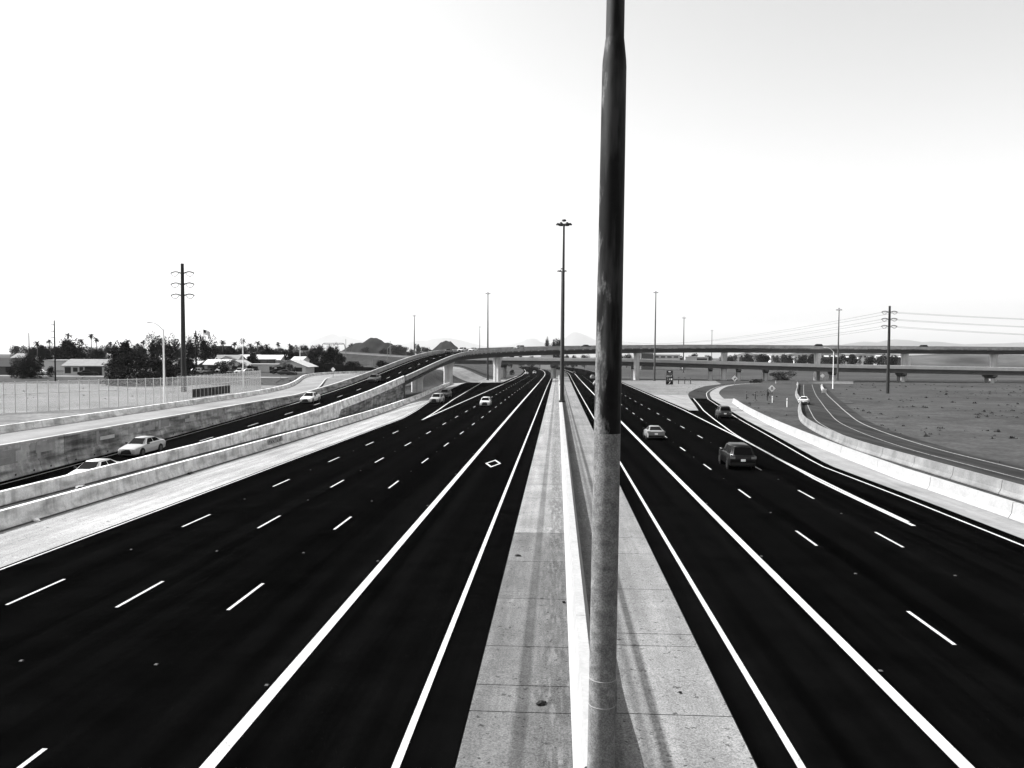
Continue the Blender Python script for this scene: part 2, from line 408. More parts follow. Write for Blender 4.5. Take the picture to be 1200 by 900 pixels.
# ================================================================== SETTING
# ground ---------------------------------------------------------------
xs = sorted(set([-26000, -9000, -4000, -2000, -1200, -800, -600, -450] + list(range(-360, -80, 20)) + [-80 + 2 * i for i in range(31)] + [-39.3, -39.5, -39.7, -38.8]
                + list(range(-18, 60, 6)) + list(range(60, 200, 10)) + [220, 260, 320, 400, 550, 800, 1200, 2000, 4000, 9000, 26000]))
ys = sorted(set([-400, -60, -20] + list(range(0, 140, 6)) + list(range(140, 460, 5)) + list(range(460, 640, 20)) + [700, 800, 900, 1000, 1200, 1400, 1700, 2200, 3000, 5000, 9000, 16000, 32000]))
mb = MB(); P = []; F = []
def under(X, Y):
    z = gz(X, Y) - .08
    if -39.25 < X < -30.0 and Y < 165: z = min(z, rz(Y) - .5)
    return z
for y in ys:
    for x in xs: P.append((x, y, under(x, y)))
nx_ = len(xs)
for j in range(len(ys) - 1):
    for i in range(nx_ - 1): q = j * nx_ + i; F.append((q, q + 1, q + nx_ + 1, q + nx_))
tag(mb.add(P, F).build('ground', GROUND), kind='structure')
YS = frange(2, 760, 4)

# main carriageways ------------------------------------------------------
def XL_asph(Y): return (L1(Y, [(0, -21.1), (108, -21.1), (125, -22.2), (147, -24.1), (184, -27), (263, -31.8), (280, -32)])) if Y <= 280 else -19.6 + shift(Y)
def XL_med(Y): return -1.98 - .2 * sstep(300, 400, Y) + shift(Y)
def XR_med(Y): return 4.0 + drift(Y) * .9 + shift(Y)
def XR_main(Y): return L1(Y, [(0, 17.6), (50, 17.6), (79, 19.0), (133, 20.8), (309, 23.6), (700, 27)]) + .55 + shift(Y)
def roadz(x, y): return fz(y)
# (west carriageway, one sheet up to the merge, one beyond it)
road_w = tag(sheet_lr('road', [y for y in YS if y <= 278] + [280], XL_asph, XL_med, roadz, ASPH, nx=3), kind='structure')
road_w2 = tag(sheet_lr('road', [280.001] + [y for y in YS if y > 282], XL_asph, XL_med, roadz, ASPH, nx=3), kind='structure')
# east carriageway with the exit lane: wide asphalt to the gore, then the two separate
XR_exitR = [(0, 21.0), (48, 21.2), (63, 21.0), (88, 23.5), (110, 25.6), (131, 27.9), (169, 32.2), (173, 32.7)]
road_e = tag(sheet_lr('road', frange(2, 131, 4), XR_med, lambda y: L1(y, XR_exitR), roadz, ASPH, nx=4), kind='structure')
road_e2 = tag(sheet_lr('road', frange(131, 760, 5), XR_med, XR_main, roadz, ASPH, nx=3), kind='structure')
exit_new = tag(sheet_lr('exit_ramp', frange(131, 173, 3), lambda y: L1(y, [(131, 22.8), (150, 25.4), (173, 28.3)]), lambda y: L1(y, XR_exitR), roadz, ASPH, nx=2), kind='structure')
EX = [(30.5, 173), (32.6, 186), (36.3, 206), (42.5, 232), (50.5, 260), (60, 283), (72, 300), (90, 312), (118, 320), (160, 324)]
exit_old = tag(sheet_path('exit_ramp', EX, -2.6, 2.3, ASPH_OLD, dz=.002), kind='structure')

# painted lines ------------------------------------------------------------
def line(parent, ys_, xf, w, zf=roadz, name='edge_line', material=PAINT, dz=.006):
    return sheet_lr(name, ys_, lambda y: xf(y) - w / 2, lambda y: xf(y) + w / 2, zf, material, parent, dz)
Y_A = frange(3, 440, 6) + frange(444, 620, 8)
line(road_w, Y_A, lambda y: -3.12 + .25 * sstep(200, 380, y) + shift(y), .16)
line(road_w, Y_A, lambda y: -6.79 + .2 * sstep(120, 300, y) + shift(y), .30, name='hov_line')
line(road_w, frange(2, 106, 6) + frange(110, 278, 6), lambda y: XL_asph(y) + .18, .11)
line(road_w, frange(105.4, 440, 6) + [450, 480, 520, 600], lambda y: -17.9 - .3 * sstep(250, 440, y) + shift(y), .22, name='gore_line')
line(road_w, frange(105.6, 283, 6), lambda y: L1(y, [(105.4, -17.86), (120, -18.5), (160, -20.9), (284, -26.7)]), .22, name='gore_line')
line(road_e, frange(3, 131, 6), lambda y: 4.85 + drift(y), .16)
line(road_e2, frange(131, 600, 6), lambda y: 4.85 + drift(y) + shift(y), .16)
line(road_e, frange(3, 131, 6), lambda y: 8.12 + drift(y), .30, name='hov_line')
line(road_e2, frange(131, 600, 6), lambda y: 8.12 + drift(y) + shift(y), .30, name='hov_line')
GORE_R = [(0, 17.45), (47, 17.45), (54, 17.5), (79, 18.8), (133, 20.6), (309, 23.4), (700, 27)]
line(road_e, frange(40, 131, 5), lambda y: L1(y, GORE_R), .22, name='gore_line')
line(road_e2, frange(131, 600, 6), lambda y: L1(y, GORE_R) + shift(y), .2)
line(road_e, frange(41, 131, 5), lambda y: L1(y, [(44, 17.60), (54, 17.8), (70, 18.3), (88, 19.35), (110, 21.4), (131, 23.6)]), .18, name='gore_line')
line(exit_new, frange(131, 173, 4), lambda y: L1(y, [(131, 23.6), (150, 26.1), (173, 29.0)]), .18)
line(road_e, frange(3, 131, 5), lambda y: L1(y, XR_exitR) - .75, .14)
line(exit_new, frange(131, 173, 4), lambda y: L1(y, XR_exitR) - .75, .14)
sheet_path('edge_line', EX, 1.5, 1.64, PAINT, exit_old, dz=.008)
# lane dashes: 10 ft of paint every 40 ft, plus a stud half way along each gap
def unit_box(w, l, h):
    return MB().box((0, l / 2, h / 2), (w, l, h))
DASH = unit_box(.11, 3.05, .006).mesh('lane_dash', PAINT)
stud_mb = MB(); stud_mb.loft([[(-.05, -.05, 0), (.05, -.05, 0), (.05, .05, 0), (-.05, .05, 0)], [(-.035, -.025, .018), (.035, -.025, .018), (.035, .025, .018), (-.035, .025, .018)]])
STUD = stud_mb.mesh('road_stud', mat('stud_ceramic', .06, .7, .1))
tilt = math.atan(G_SL)
def dashes(parent_f, xf, y0, y1, phase):
    y = phase
    while y < y1:
        if y >= y0:
            link('lane_dash', DASH, parent_f(y), (xf(y), y, fz(y) + .003), (tilt, 0, math.atan2(xf(y) - xf(y + 3), 3)))
            ym = y + 7.62
            if ym < 150: link('road_stud', STUD, parent_f(ym), (xf(ym), ym, fz(ym) + .002), (tilt, 0, 0))
        y += 12.19
for k, (xd, ymax) in enumerate(((-10.42, 430), (-14.08, 430), (-17.74, 96))):
    dashes(lambda y: road_w if y < 280 else road_w2, lambda y, xd=xd: xd + shift(y), 12, ymax, 24.676 - 12.19)
for xd in (11.27, 14.93):
    dashes(lambda y: road_e if y < 131 else road_e2, lambda y, xd=xd: xd + drift(y) + shift(y), 20, 430, 35.288 - 12.19)
for xd in (-6.79 - .28,):
    for i in range(9): link('road_stud', STUD, road_w, (xd, 19 + 12.19 * i, fz(19 + 12.19 * i) + .002), (tilt, 0, 0))
for i in range(9): link('road_stud', STUD, road_e, (8.42, 21 + 12.19 * i, fz(21 + 12.19 * i) + .002), (tilt, 0, 0))
# diamond symbol in the car-pool lane
mb = MB(); a, b_, w_ = .62, 2.3, .16
o_ = [(a, 0), (0, b_), (-a, 0), (0, -b_)]; i_ = [(a - w_ * 1.05, 0), (0, b_ - w_ * 4), (-a + w_ * 1.05, 0), (0, -b_ + w_ * 4)]
mb.add([(x, y, 0) for x, y in o_ + i_], [(k, (k + 1) % 4, 4 + (k + 1) % 4, 4 + k) for k in range(4)])
mb.build('diamond_marking', PAINT, road_w, loc=(-4.92, 61.6, fz(61.6) + .006), rot=(tilt, 0, 0))

# concrete shoulders ---------------------------------------------------------
BAR1 = [(-26.0, 4), (-26.0, 60), (-26.3, 115), (-28.7, 165), (-31.8, 210), (-34.6, 262)]
def bar1x(Y): return L1(Y, [(p[1], p[0]) for p in BAR1])
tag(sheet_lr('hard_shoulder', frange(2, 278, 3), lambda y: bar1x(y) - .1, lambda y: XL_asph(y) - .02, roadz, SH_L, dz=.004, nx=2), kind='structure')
tag(sheet_lr('hard_shoulder', frange(2, 131, 3), lambda y: L1(y, XR_exitR) + .02, lambda y: L1(y, [(0, 23.6), (57, 23.5), (76, 24.6), (102, 26.9), (131, 30.2)]), roadz, CONC_SH, dz=.004, nx=2), kind='structure')
tag(sheet_lr('hard_shoulder', frange(131.01, 173, 3), lambda y: L1(y, XR_exitR) + .02, lambda y: L1(y, [(131, 30.2), (157, 34.2), (173, 37.4)]), roadz, CONC_SH, dz=.004, nx=2), kind='structure')
tag(sheet_path('hard_shoulder', EX[:-2], 2.35, lambda t: 4.9 - 1.6 * t, CONC_SH, dz=.004), kind='structure')
# median shoulders, cast in slabs with open joints, over a dark bed
def median(name, xl, xr, material, joints, ymax):
    bed = tag(sheet_lr(name, frange(3, 392, 4), xl, xr, roadz, JOINT, dz=-.035), kind='structure')
    for a_, b__ in zip(joints[:-1], joints[1:]):
        mb = MB(); rings = []
        for y in frange(a_ + .018, b__ - .018, 3):
            z = fz(y) + .006; rings.append([(xl(y) + .01, y, z - .05), (xr(y) - .01, y, z - .05), (xr(y) - .01, y, z), (xl(y) + .01, y, z)])
        mb.loft(rings); mb.build('slab', MED_OLD if (material == MED_L and b__ < 37.5) else material, bed)
    return bed
random.seed(4)
j1 = [3, 7.6, 12.3, 15.0, 17.9, 19.4, 22.1, 26.6, 31.6, 36.9]
while j1[-1] < 390: j1.append(min(390, j1[-1] + random.uniform(4.4, 6.2) * (1 if j1[-1] < 140 else 2.5)))
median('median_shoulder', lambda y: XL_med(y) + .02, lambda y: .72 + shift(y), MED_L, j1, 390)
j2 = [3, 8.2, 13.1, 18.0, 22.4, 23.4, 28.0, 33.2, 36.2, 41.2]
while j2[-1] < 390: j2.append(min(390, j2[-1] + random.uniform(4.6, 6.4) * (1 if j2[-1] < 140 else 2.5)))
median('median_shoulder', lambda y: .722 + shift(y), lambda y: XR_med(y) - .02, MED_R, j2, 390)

# gravel gore on the right, slope paving and gravel verges --------------------------
tag(sheet_lr('gore_paving', frange(131.02, 190, 3), lambda y: XR_main(y) + .03, lambda y: L1(y, [(131, 22.78), (150, 25.3), (173, 28.2), (190, 30.6)]), roadz, CONC_SH, dz=.004, nx=2), kind='structure')
tag(sheet_lr('gravel_gore', frange(190.02, 330, 5), lambda y: XR_main(y) + .03, lambda y: L1(y, [(190, 30.6), (206, 33.4), (232, 39.5), (260, 47.5), (283, 57), (330, 64)]), roadz, GRAVEL, dz=.004, nx=3), kind='structure')
tag(sheet_lr('slope_paving', frange(281, 322, 2), lambda y: -46, lambda y: -20.5, gz, CONC_ROAD, dz=.01, nx=16), kind='structure')
tag(sheet_lr('gravel_verge', frange(281, 400, 6), lambda y: -20.4 + shift(y), lambda y: -19.7 + shift(y), roadz, CONC_SH, dz=.008), kind='structure')
tag(sheet_lr('gravel_strip', frange(4, 108, 3), lambda y: -29.9, lambda y: bar1x(y) + .1, roadz, GRAVEL_D, dz=.0, nx=2), kind='structure')
tag(sheet_lr('gravel_strip', frange(108.01, 262, 4), lambda y: L1(y, [(108, -29.9), (150, -30), (165, -37), (262, -37)]), lambda y: bar1x(y) + .1, gz, GRAVEL_D, dz=.02, nx=4), kind='structure')

# ramp road on the ground ----------------------------------------------------------
def rampz(x, y): return rz(y) - sup(y) * (x - XC)
ramp = tag(sheet_lr('ramp_road', frange(2, 157.2, 3), lambda y: XC - 4.35, lambda y: XC + 4.35, rampz, ASPH_RAMP, nx=2), kind='structure')
line(ramp, frange(2, 157.2, 3), lambda y: XC - 3.55, .12, rampz)
for i in range(10):
    y = 87.9 - 12.19 * 5 + 12.19 * i
    if 2 < y < 153: link('lane_dash', DASH, ramp, (XC - .1, y, rampz(XC, y) + .004), (math.atan((rz(y + 3) - rz(y)) / 3), 0, 0))

# frontage road ------------------------------------------------------------------
FR = [(-42.9, 20), (-42.9, 60), (-42.9, 100), (-43.2, 122), (-46, 142), (-51, 162), (-57, 185), (-60.5, 203), (-60.5, 218), (-56.5, 228), (-50, 233)]
frontage = tag(sheet_path('frontage_road', FR, -3.0, lambda t: 3.2, CONC_ROAD, dz=.0), kind='structure')
sheet_path('edge_line', FR, 2.6, 2.75, PAINT, frontage, dz=.006)
tag(sheet_lr('gravel_verge', frange(118, 236, 4), lambda y: L1(y, [(118, -39.6), (142, -43), (162, -48), (185, -54), (203, -57.5), (218, -57.5), (236, -56)]), lambda y: L1(y, [(118, -39.55), (150, -39.6), (236, -40)]), gz, GRAVEL, dz=.0, nx=6), kind='structure')
tag(sheet_lr('field', frange(152, 190, 6), lambda y: -170, lambda y: L1(y, [(152, -54), (162, -58), (190, -66)]), gz, LAWN, dz=.01, nx=6), kind='structure')
tag(sheet_lr('gravel_lot', frange(60, 152, 6), lambda y: -170, lambda y: L1(y, [(60, -47), (122, -47.5), (142, -50.5), (152, -53)]), gz, GRAVEL, dz=.005, nx=8), kind='structure')
tag(sheet_lr('side_street', frange(190.5, 197.5, 3.5), lambda y: -320, lambda y: -66, gz, CONC_ROAD, dz=.02, nx=10), kind='structure')

# frontage/entrance ramp on the right (older asphalt)
ER = [(31.5, 20), (31.5, 60), (32.2, 80), (36, 105), (42.5, 130), (51, 160), (61, 195), (72, 232), (81, 262), (88, 285)]
entr = tag(sheet_path('entrance_ramp', ER, -3.4, 4.6, ASPH_OLD, dz=.0), kind='structure')
sheet_path('edge_line', ER, 3.1, 3.28, PAINT_WORN, entr, dz=.006)
sheet_path('edge_line', ER, -2.2, -2.08, PAINT_WORN, entr, dz=.006)
sheet_path('center_seam', ER, .5, .62, PAINT_WORN, entr, dz=.006)
tag(sheet_path('gravel_verge', ER[5:], 4.65, 6.4, GRAVEL_D, dz=.0), kind='structure')

# ================================================================== LARGE STRUCTURES
# near high-mast pole pedestal + median barrier -----------------------------------
MB_X = .70
med = thing('median_barrier', 'long white concrete barrier down the median between the two carriageways', 'barrier', (MB_X, 3, fz(3)))
def med_seg(a_, b__):
    mb = MB(); rings = []
    for y in frange(a_ + .01, b__ - .01, 1.0):
        w_ = .10 * (1 - sstep(15.5, 19.5, y)) if y > 10 else .10 * sstep(4, 9, y)
        x0 = MB_X + shift(y); z = fz(y) - .03; H = .92
        prof = [(-.34, 0), (-.34, .09), (-.2, .36), (-.13, H), (.13 + w_ * 1.25, H), (.2 + w_ * 1.2, .36), (.34 + w_, .09), (.34 + w_, 0)]
        rings.append([(x0 + o - MB_X, y - 3, z + t - fz(3)) for o, t in prof])
    mb.loft(rings); mb.build('segment', CONC_WHITE, med)
q = 4.0
while q < 388:
    e = min(388, q + (9.1 if q < 150 else 24)); med_seg(q, e); q = e

def mast_head(root, top, s=1.0, steel=MAST):
    mb = MB(); mb.lathe([(.02, top + .75 * s), (.35 * s, top + .7 * s), (.42 * s, top + .45 * s), (.1 * s, top + .35 * s)][::-1], 12); mb.build('cap', steel, root, True)
    mb = MB(); n = 16
    for i in range(n):
        a0, a1 = 2 * math.pi * i / n, 2 * math.pi * (i + 1) / n
        mb.tube((.55 * s * math.cos(a0), .55 * s * math.sin(a0), top - .1), (.55 * s * math.cos(a1), .55 * s * math.sin(a1), top - .1), .06 * s, n=5)
    mb.build('lowering_ring', steel, root)
    for i in range(6):
        a0 = 2 * math.pi * i / 6; c, si = math.cos(a0), math.sin(a0)
        mb = MB(); mb.tube((.55 * s * c, .55 * s * si, top - .1), (.8 * s * c, .8 * s * si, top - .1), .05 * s, n=5)
        arm = mb.build('arm', steel, root)
        mb = MB(); mb.lathe([(.36 * s, -.22 * s), (.40 * s, -.16 * s), (.30 * s, .02), (.12 * s, .16 * s), (.05 * s, .2 * s)], 12)
        mb.build('luminaire', steel, arm, True, loc=(1.02 * s * c, 1.02 * s * si, top - .02))

# foreground pole
PY, PX = 13.2, .765
Z0 = .70
pole = thing('high_mast_pole', 'thick galvanised mast pole in the foreground, dark and peeling in its upper part', 'light pole', (PX, PY, Z0))
pole.rotation_euler = (0, R(.55), 0)
def prof_ring(r0, z0, r1, z1, k): return [(r0 + (r1 - r0) * i / k, z0 + (z1 - z0) * i / k) for i in range(k + 1)]
mb = MB(); mb.lathe([(.238, 0.02)] + prof_ring(.226, .5, .217, 6.65 - Z0, 10), 40); mb.build('lower_section', GALV, pole, True)
mb = MB(); mb.lathe([(.36, 0), (.36, .05), (.28, .05), (.245, .12)], 32); bp = mb.build('base_plate', GALV, pole, True)
for i in range(8):
    a_ = 2 * math.pi * i / 8
    MB().lathe([(.03, 0), (.03, .12), (.045, .12), (.045, .16)], 6).build('anchor_bolt', STEEL_DK, bp, loc=(.31 * math.cos(a_), .31 * math.sin(a_), .05))
for zr in (1.42, 1.86):
    MB().lathe([(.222, zr), (.2285, zr + .005), (.2285, zr + .013), (.222, zr + .018)], 40).build('weld_ring', WELD, pole, True)
MB().box((.215, .05, 1.55), (.05, .14, .5)).build('access_door', GALV, pole)
mb = MB(); mb.lathe([(.2195, 6.65 - Z0), (.2215, 6.69 - Z0)] + prof_ring(.2185, 6.72 - Z0, .195, 12.55 - Z0, 10) + [(.189, 12.66 - Z0), (.150, 13.0 - Z0)], 40); mb.build('upper_section', POLE_DARK, pole, True)
mb = MB(); mb.lathe(prof_ring(.148, 13.0 - Z0, .09, 30, 6), 28); mb.build('top_section', POLE_DARK, pole, True)
mast_head(pole, 30)

def mast(x, y, zb, top, label, steel=MAST, r0=.36, r1=.13, s=1.0, lean=0):
    m_ = thing('high_mast_pole', label, 'light pole', (x, y, zb), 0, 'high mast lights along the freeway'); H = top - zb
    if lean: m_.rotation_euler = (0, R(lean), 0)
    MB().lathe([(r0 * 1.5, 0), (r0 * 1.5, .3), (r0, .35), (r0 * .72 + r1 * .28, H * .36), (r0 * .66 + r1 * .34, H * .362), (r0 * .4 + r1 * .6, H * .68), (r0 * .34 + r1 * .66, H * .682), (r1, H)], 14).build('pole', steel, m_, True)
    mast_head(m_, H, s, steel); return m_
mast(.78, 137, .0 + fz(137) + .85, 29.3, 'tall dark high mast light on the median barrier, left of the foreground pole', STEEL_DK, .36, .16, 1.0, .25)
mast(1.05, 228, fz(228) + .85, 30.3, 'shorter looking mast light in the median just left of and beyond the tall dark one', MAST_L, .36, .16, 1.0)
mast(-27.0, 310, gz(-27, 310), 29.6, 'high mast light standing beside the flyover pier left of the median', MAST, .36, .16, .75)
mast(-88, 490, gz(-88, 490), 28.5, 'mast light left of the flyover crest, between the two dark buttes', MAST, .4, .2, .9)
mast(-71, 730, fz(730), 28.5, 'faint small mast light beyond the flyover crest', MAST_L, .4, .2, .9)
mast(38.5, 322, fz(322), 30.9, 'high mast light beside the black exit sign, right of the foreground pole', MAST_L, .38, .17, .75, .3)
mast(77.4, 500, fz(500), 28.0, 'second mast light right of the foreground pole, far behind the flyover', MAST_L, .4, .2, .9)
mast(155, 820, fz(820), 28.0, 'smallest mast light right of the foreground pole, farthest behind the flyover', MAST_L, .4, .2, .9)
mast(108.5, 318, fz(318), 24.0, 'mast light in front of the flyover near the steel transmission pole', MAST_L, .36, .16, .85)

# barriers --------------------------------------------------------------------
barrier('shoulder_barrier', 'pale concrete barrier along the left shoulder of the black freeway', BAR1, F1R, .84, 9.1, CONC_BAR, zf=roadz)
# near side barrier of the ramp, on grade
NEAR_TOP = [(20, .3), (43, .15), (67, -.03), (85, .12), (103, .45), (121, .98), (146, 2.2), (157, 2.75), (163, 2.95), (600, 3)]
rb = thing('ramp_barrier', 'concrete barrier on the near side of the black descending ramp', 'barrier', (XC + 4.2, 4, fz(4)))
def rb_seg(a_, b__):
    st = []
    for y in frange(a_ + .015, b__ - .015, 1.5):
        zt = max(L1(y, NEAR_TOP), rampz(XC + 4.2, y) + .8); zb = min(fz(y), rampz(XC + 4.2, y)) - .1 if y < 110 else rampz(XC + 4.2, y) - .35
        st.append((0, y - 4, 0, zb - fz(4), zt - fz(4)))
    sweep(MB(), st, [(-.3, 0), (-.26, .18), (-.14, .5), (-.12, 1), (.12, 1), (.16, .4), (.24, 0)]).build('segment', CONC_BAR, rb)
q = 4.0
for L_ in [9.1] * 17:
    e = min(157, q + L_); rb_seg(q, e); q = e
    if q >= 157: break
# ribbed retaining wall under the ramp's near side
rw = thing('ramp_wall', 'ribbed concrete retaining wall below the ramp barrier, ending at the flyover abutment', 'wall', (XC + 4.05, 105, fz(105)))
q = 105.0
while q < 156.9:
    e = min(157, q + 3.05); mb = MB(); z0, z1 = fz((q + e) / 2) - .2, 0
    ta, tb = rampz(XC + 4, q) - .36, rampz(XC + 4, e) - .36
    ring = lambda y, zt, dx: [(dx - .12, y - 105, z0 - fz(105)), (dx + .1, y - 105, z0 - fz(105)), (dx + .1, y - 105, max(zt, z0 + .1) - fz(105)), (dx - .12, y - 105, max(zt, z0 + .1) - fz(105))]
    ks = frange(q + .02, e - .02, .3)
    for i in range(len(ks) - 1):
        t0, t1 = ta + (tb - ta) * (ks[i] - q) / (e - q), ta + (tb - ta) * (ks[i + 1] - q) / (e - q); dx = .07 * (i % 2)
        mb.loft([ring(ks[i] + .001, t0, dx), ring(ks[i + 1] - .001, t1, dx)])
    mb.build('panel', CONC_WALL, rw); q = e
MB().box((-4.2, 157.6 - 105, (rz(157) - .5 + fz(157) - 1) / 2 - fz(105)), (8.9, 1.0, rz(157) - .5 - fz(157) + 1)).build('abutment', CONC_DECK, rw)

# retaining wall between ramp and frontage road: big panels with a barrier foot and pale coping
wall = thing('retaining_wall', 'stained patched concrete retaining wall between the ramp and the frontage road', 'wall', (-39.15, 20, -1.5))
q = 20.0; random.seed(9)
wp = [20]
while wp[-1] < 152: wp.append(wp[-1] + random.choice((4.6, 6.1, 6.1, 3.2)))
wp[-1] = 156.9
for a_, b__ in zip(wp[:-1], wp[1:]):
    mb = MB(); rings = []
    for y in frange(a_ + .03, b__ - .03, 2):
        zb = rz(y) - .3; zt = max(1.12 - .2 * sstep(120, 150, y), rz(y) + .92)
        foot = min(.82, zt - zb - .1)
        prof = [(-.25, zb), (-.25, zt - .16), (0.02, zt - .16), (.02, zb + .3 + foot), (.12, zb + .3 + foot - .04), (.2, zb + .62), (.34, zb + .38), (.34, zb)]
        prof = [(o, min(z, zt - .16)) for o, z in prof]
        rings.append([(o, y - 20, z + 1.5) for o, z in prof])
    mb.loft(rings); pn = mb.build('panel', CONC_WALL, wall)
    mb = MB(); rings = []
    for y in frange(a_ + .02, b__ - .02, 2):
        zt = max(1.12 - .2 * sstep(120, 150, y), rz(y) + .92)
        rings.append([(o, y - 20, z + 1.5) for o, z in ((-.3, zt - .155), (.08, zt - .155), (.08, zt), (-.3, zt))])
    mb.loft(rings); mb.build('coping', CONC_LIGHT, pn)
    for y in frange(a_ + 1, b__ - 1, 2.6):
        if rz(y) < 0.2 and random.random() < .8: MB().box((.335, y - 20, rz(y) + .22 + 1.5), (.03, .14, .12)).build('drain_hole', JOINT, pn)
for y in wp[3:-3:2]:
    zt = .92; MB().box((.03, y - 20, (rz(y) + .95 + zt) / 2 + 1.5), (.05, .42, max(.1, zt - rz(y) - .95))).build('pilaster', CONC_LIGHT, wall)
# paint patches over graffiti on the wall, each its own flat repaint
PATCH = [mat('patch_%d' % i, v, .9, .1, 1.5, .85, 1.15, coords='World') for i, v in enumerate((.22, .27, .36, .42))]
random.seed(21)
for i in range(26):
    y = random.uniform(44, 112); w_ = random.uniform(.8, 3.2); zb = rz(y) + 1.0; zt = 1.12 - .2
    if zt - zb < .5: continue
    z = random.uniform(zb + .15, zt - .15); h = min(random.uniform(.25, .8), (zt - z) * 1.8, (z - zb) * 1.8)
    MB().box((.026 + .0011 * i, y - 20, z + 1.5), (.012, w_, h)).build('paint_patch', PATCH[i % 4], wall)
# graffiti on the shoulder barrier
gp = thing('graffiti', 'pale paint patch with dark scribbled graffiti on the shoulder barrier', 'graffiti', (-25.79, 72, fz(72) + .33))
def face_pt(y, t): return (.19 - .06 * t - .245 * 0, y - 72, .02 + .44 * t)
mb = MB(); mb.add([(.045, -1.9, -.02), (.045, 1.9, -.02), (-.02, 1.9, .44), (-.02, -1.9, .44)], [(0, 1, 2, 3)]); mb.add([(.03, -1.9, -.02), (.03, 1.9, -.02), (-.035, 1.9, .44), (-.035, -1.9, .44)], [(3, 2, 1, 0)]); mb.build('paint_patch', CONC_WHITE, gp)
random.seed(5); mb = MB()
for k in range(7):
    y0 = -1.6 + k * .5; p = [(y0 + random.uniform(-.1, .3), random.uniform(.08, .9)) for _ in range(5)]
    for (ya, ta), (yb, tb) in zip(p[:-1], p[1:]):
        mb.tube((.052 - .065 * ta, ya, -.02 + .46 * ta), (.052 - .065 * tb, yb, -.02 + .46 * tb), .018, n=5)
mb.build('scribble', SIGN_BLK, gp)
# frontage road kerb barrier on the fence side
barrier('frontage_barrier', 'low pale barrier on the fence side of the curving frontage road', [(-46.1, 20), (-46.1, 60), (-46.1, 100), (-46.4, 122), (-49.2, 143), (-54.2, 164), (-60.2, 186), (-63.8, 203), (-64, 219), (-59, 231.5), (-52, 236), (-42, 237)], F2, .62, 9.1, CONC_BAR, zf=gz)
# right side barriers
barrier('exit_barrier', 'bright white concrete barrier along the right side of the exit ramp', [(23.6, 6), (23.55, 51), (23.6, 57), (24.7, 76), (26.9, 102), (30.3, 131), (34.0, 157)], F1L, .82, 9.1, CONC_WHITE, zf=roadz)
barrier('entrance_barrier', 'pale concrete barrier on the left edge of the curving grey entrance ramp', [(27.4, 20), (27.4, 60), (28.0, 80), (31.9, 105), (38.6, 130), (46.9, 158), (57, 195), (68, 232), (77, 262), (85, 290)], F2, .80, 6.1, CONC_ENT, zf=roadz)
barrier('side_barrier', 'short white barrier on the right of the entrance ramp with a striped end', [(84.5, 262), (77.5, 240), (69, 212)], F2, .85, 6.1, CONC_WHITE, zf=roadz)
barrier('end_barrier', 'white concrete barrier crossing the far end of the entrance ramp under the bridges', [(80, 300), (95, 302), (108, 300)], F2, .95, 6.1, CONC_WHITE, zf=roadz)

# flyover -----------------------------------------------------------------------
fly = thing('flyover_bridge', 'long curving concrete flyover crossing over the freeway on flared piers', 'bridge')
S0, S1 = 157.0, 640.0
def deck_pt(s, o, dz):
    x, y, h = off(s, o); return (x, y, rz(s) - sup(s) * o + dz)
prof_deck = [(-4.75, -.02), (4.75, -.02), (4.75, -.32), (2.9, -.62), (2.3, -2.1), (-2.3, -2.1), (-2.9, -.62), (-4.75, -.32)]
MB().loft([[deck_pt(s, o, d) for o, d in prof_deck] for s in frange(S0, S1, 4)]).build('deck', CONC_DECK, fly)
mb = MB()
P = [deck_pt(s, o, .004) for s in frange(S0 + .3, S1, 4) for o in (-4.4, 0, 4.4)]; n_ = len(P) // 3
mb.add(P, [f_ for k in range(n_ - 1) for f_ in ((3 * k, 3 * k + 1, 3 * k + 4, 3 * k + 3), (3 * k + 1, 3 * k + 2, 3 * k + 5, 3 * k + 4))]); rs = mb.build('road_surface', ASPH_RAMP, fly)
mb = MB(); P = [deck_pt(s, o, .01) for s in frange(S0 + .3, S1, 4) for o in (-3.61, -3.49)]; n_ = len(P) // 2
mb.add(P, [(2 * k, 2 * k + 1, 2 * k + 3, 2 * k + 2) for k in range(n_ - 1)]).build('edge_line', PAINT, rs)
for i in range(22):
    s = 161.04 + 12.19 * i
    if s > 420: break
    x, y, h = off(s + 1.5, -.1); l_ = link('lane_dash', DASH, rs, deck_pt(s, -.1, .012), (math.atan((rz(s + 3) - rz(s)) / 3), 0, -h))
for side in (1, -1):
    s = S0
    while s < S1 - 1:
        e = min(S1, s + 12.2); st = []
        for q in frange(s + .02, e - .02, 3):
            x, y, z = deck_pt(q, side * 4.55, 0); st.append((x, y, off(q, 0)[2], z - .36, z + .95))
        sweep(MB(), st, [(-.2 if side < 0 else -.14, 0), (-.2 if side < 0 else -.1, 1), (.1 if side < 0 else .2, 1), (.14 if side < 0 else .2, 0)]).build('parapet', CONC_LIGHT, fly); s = e
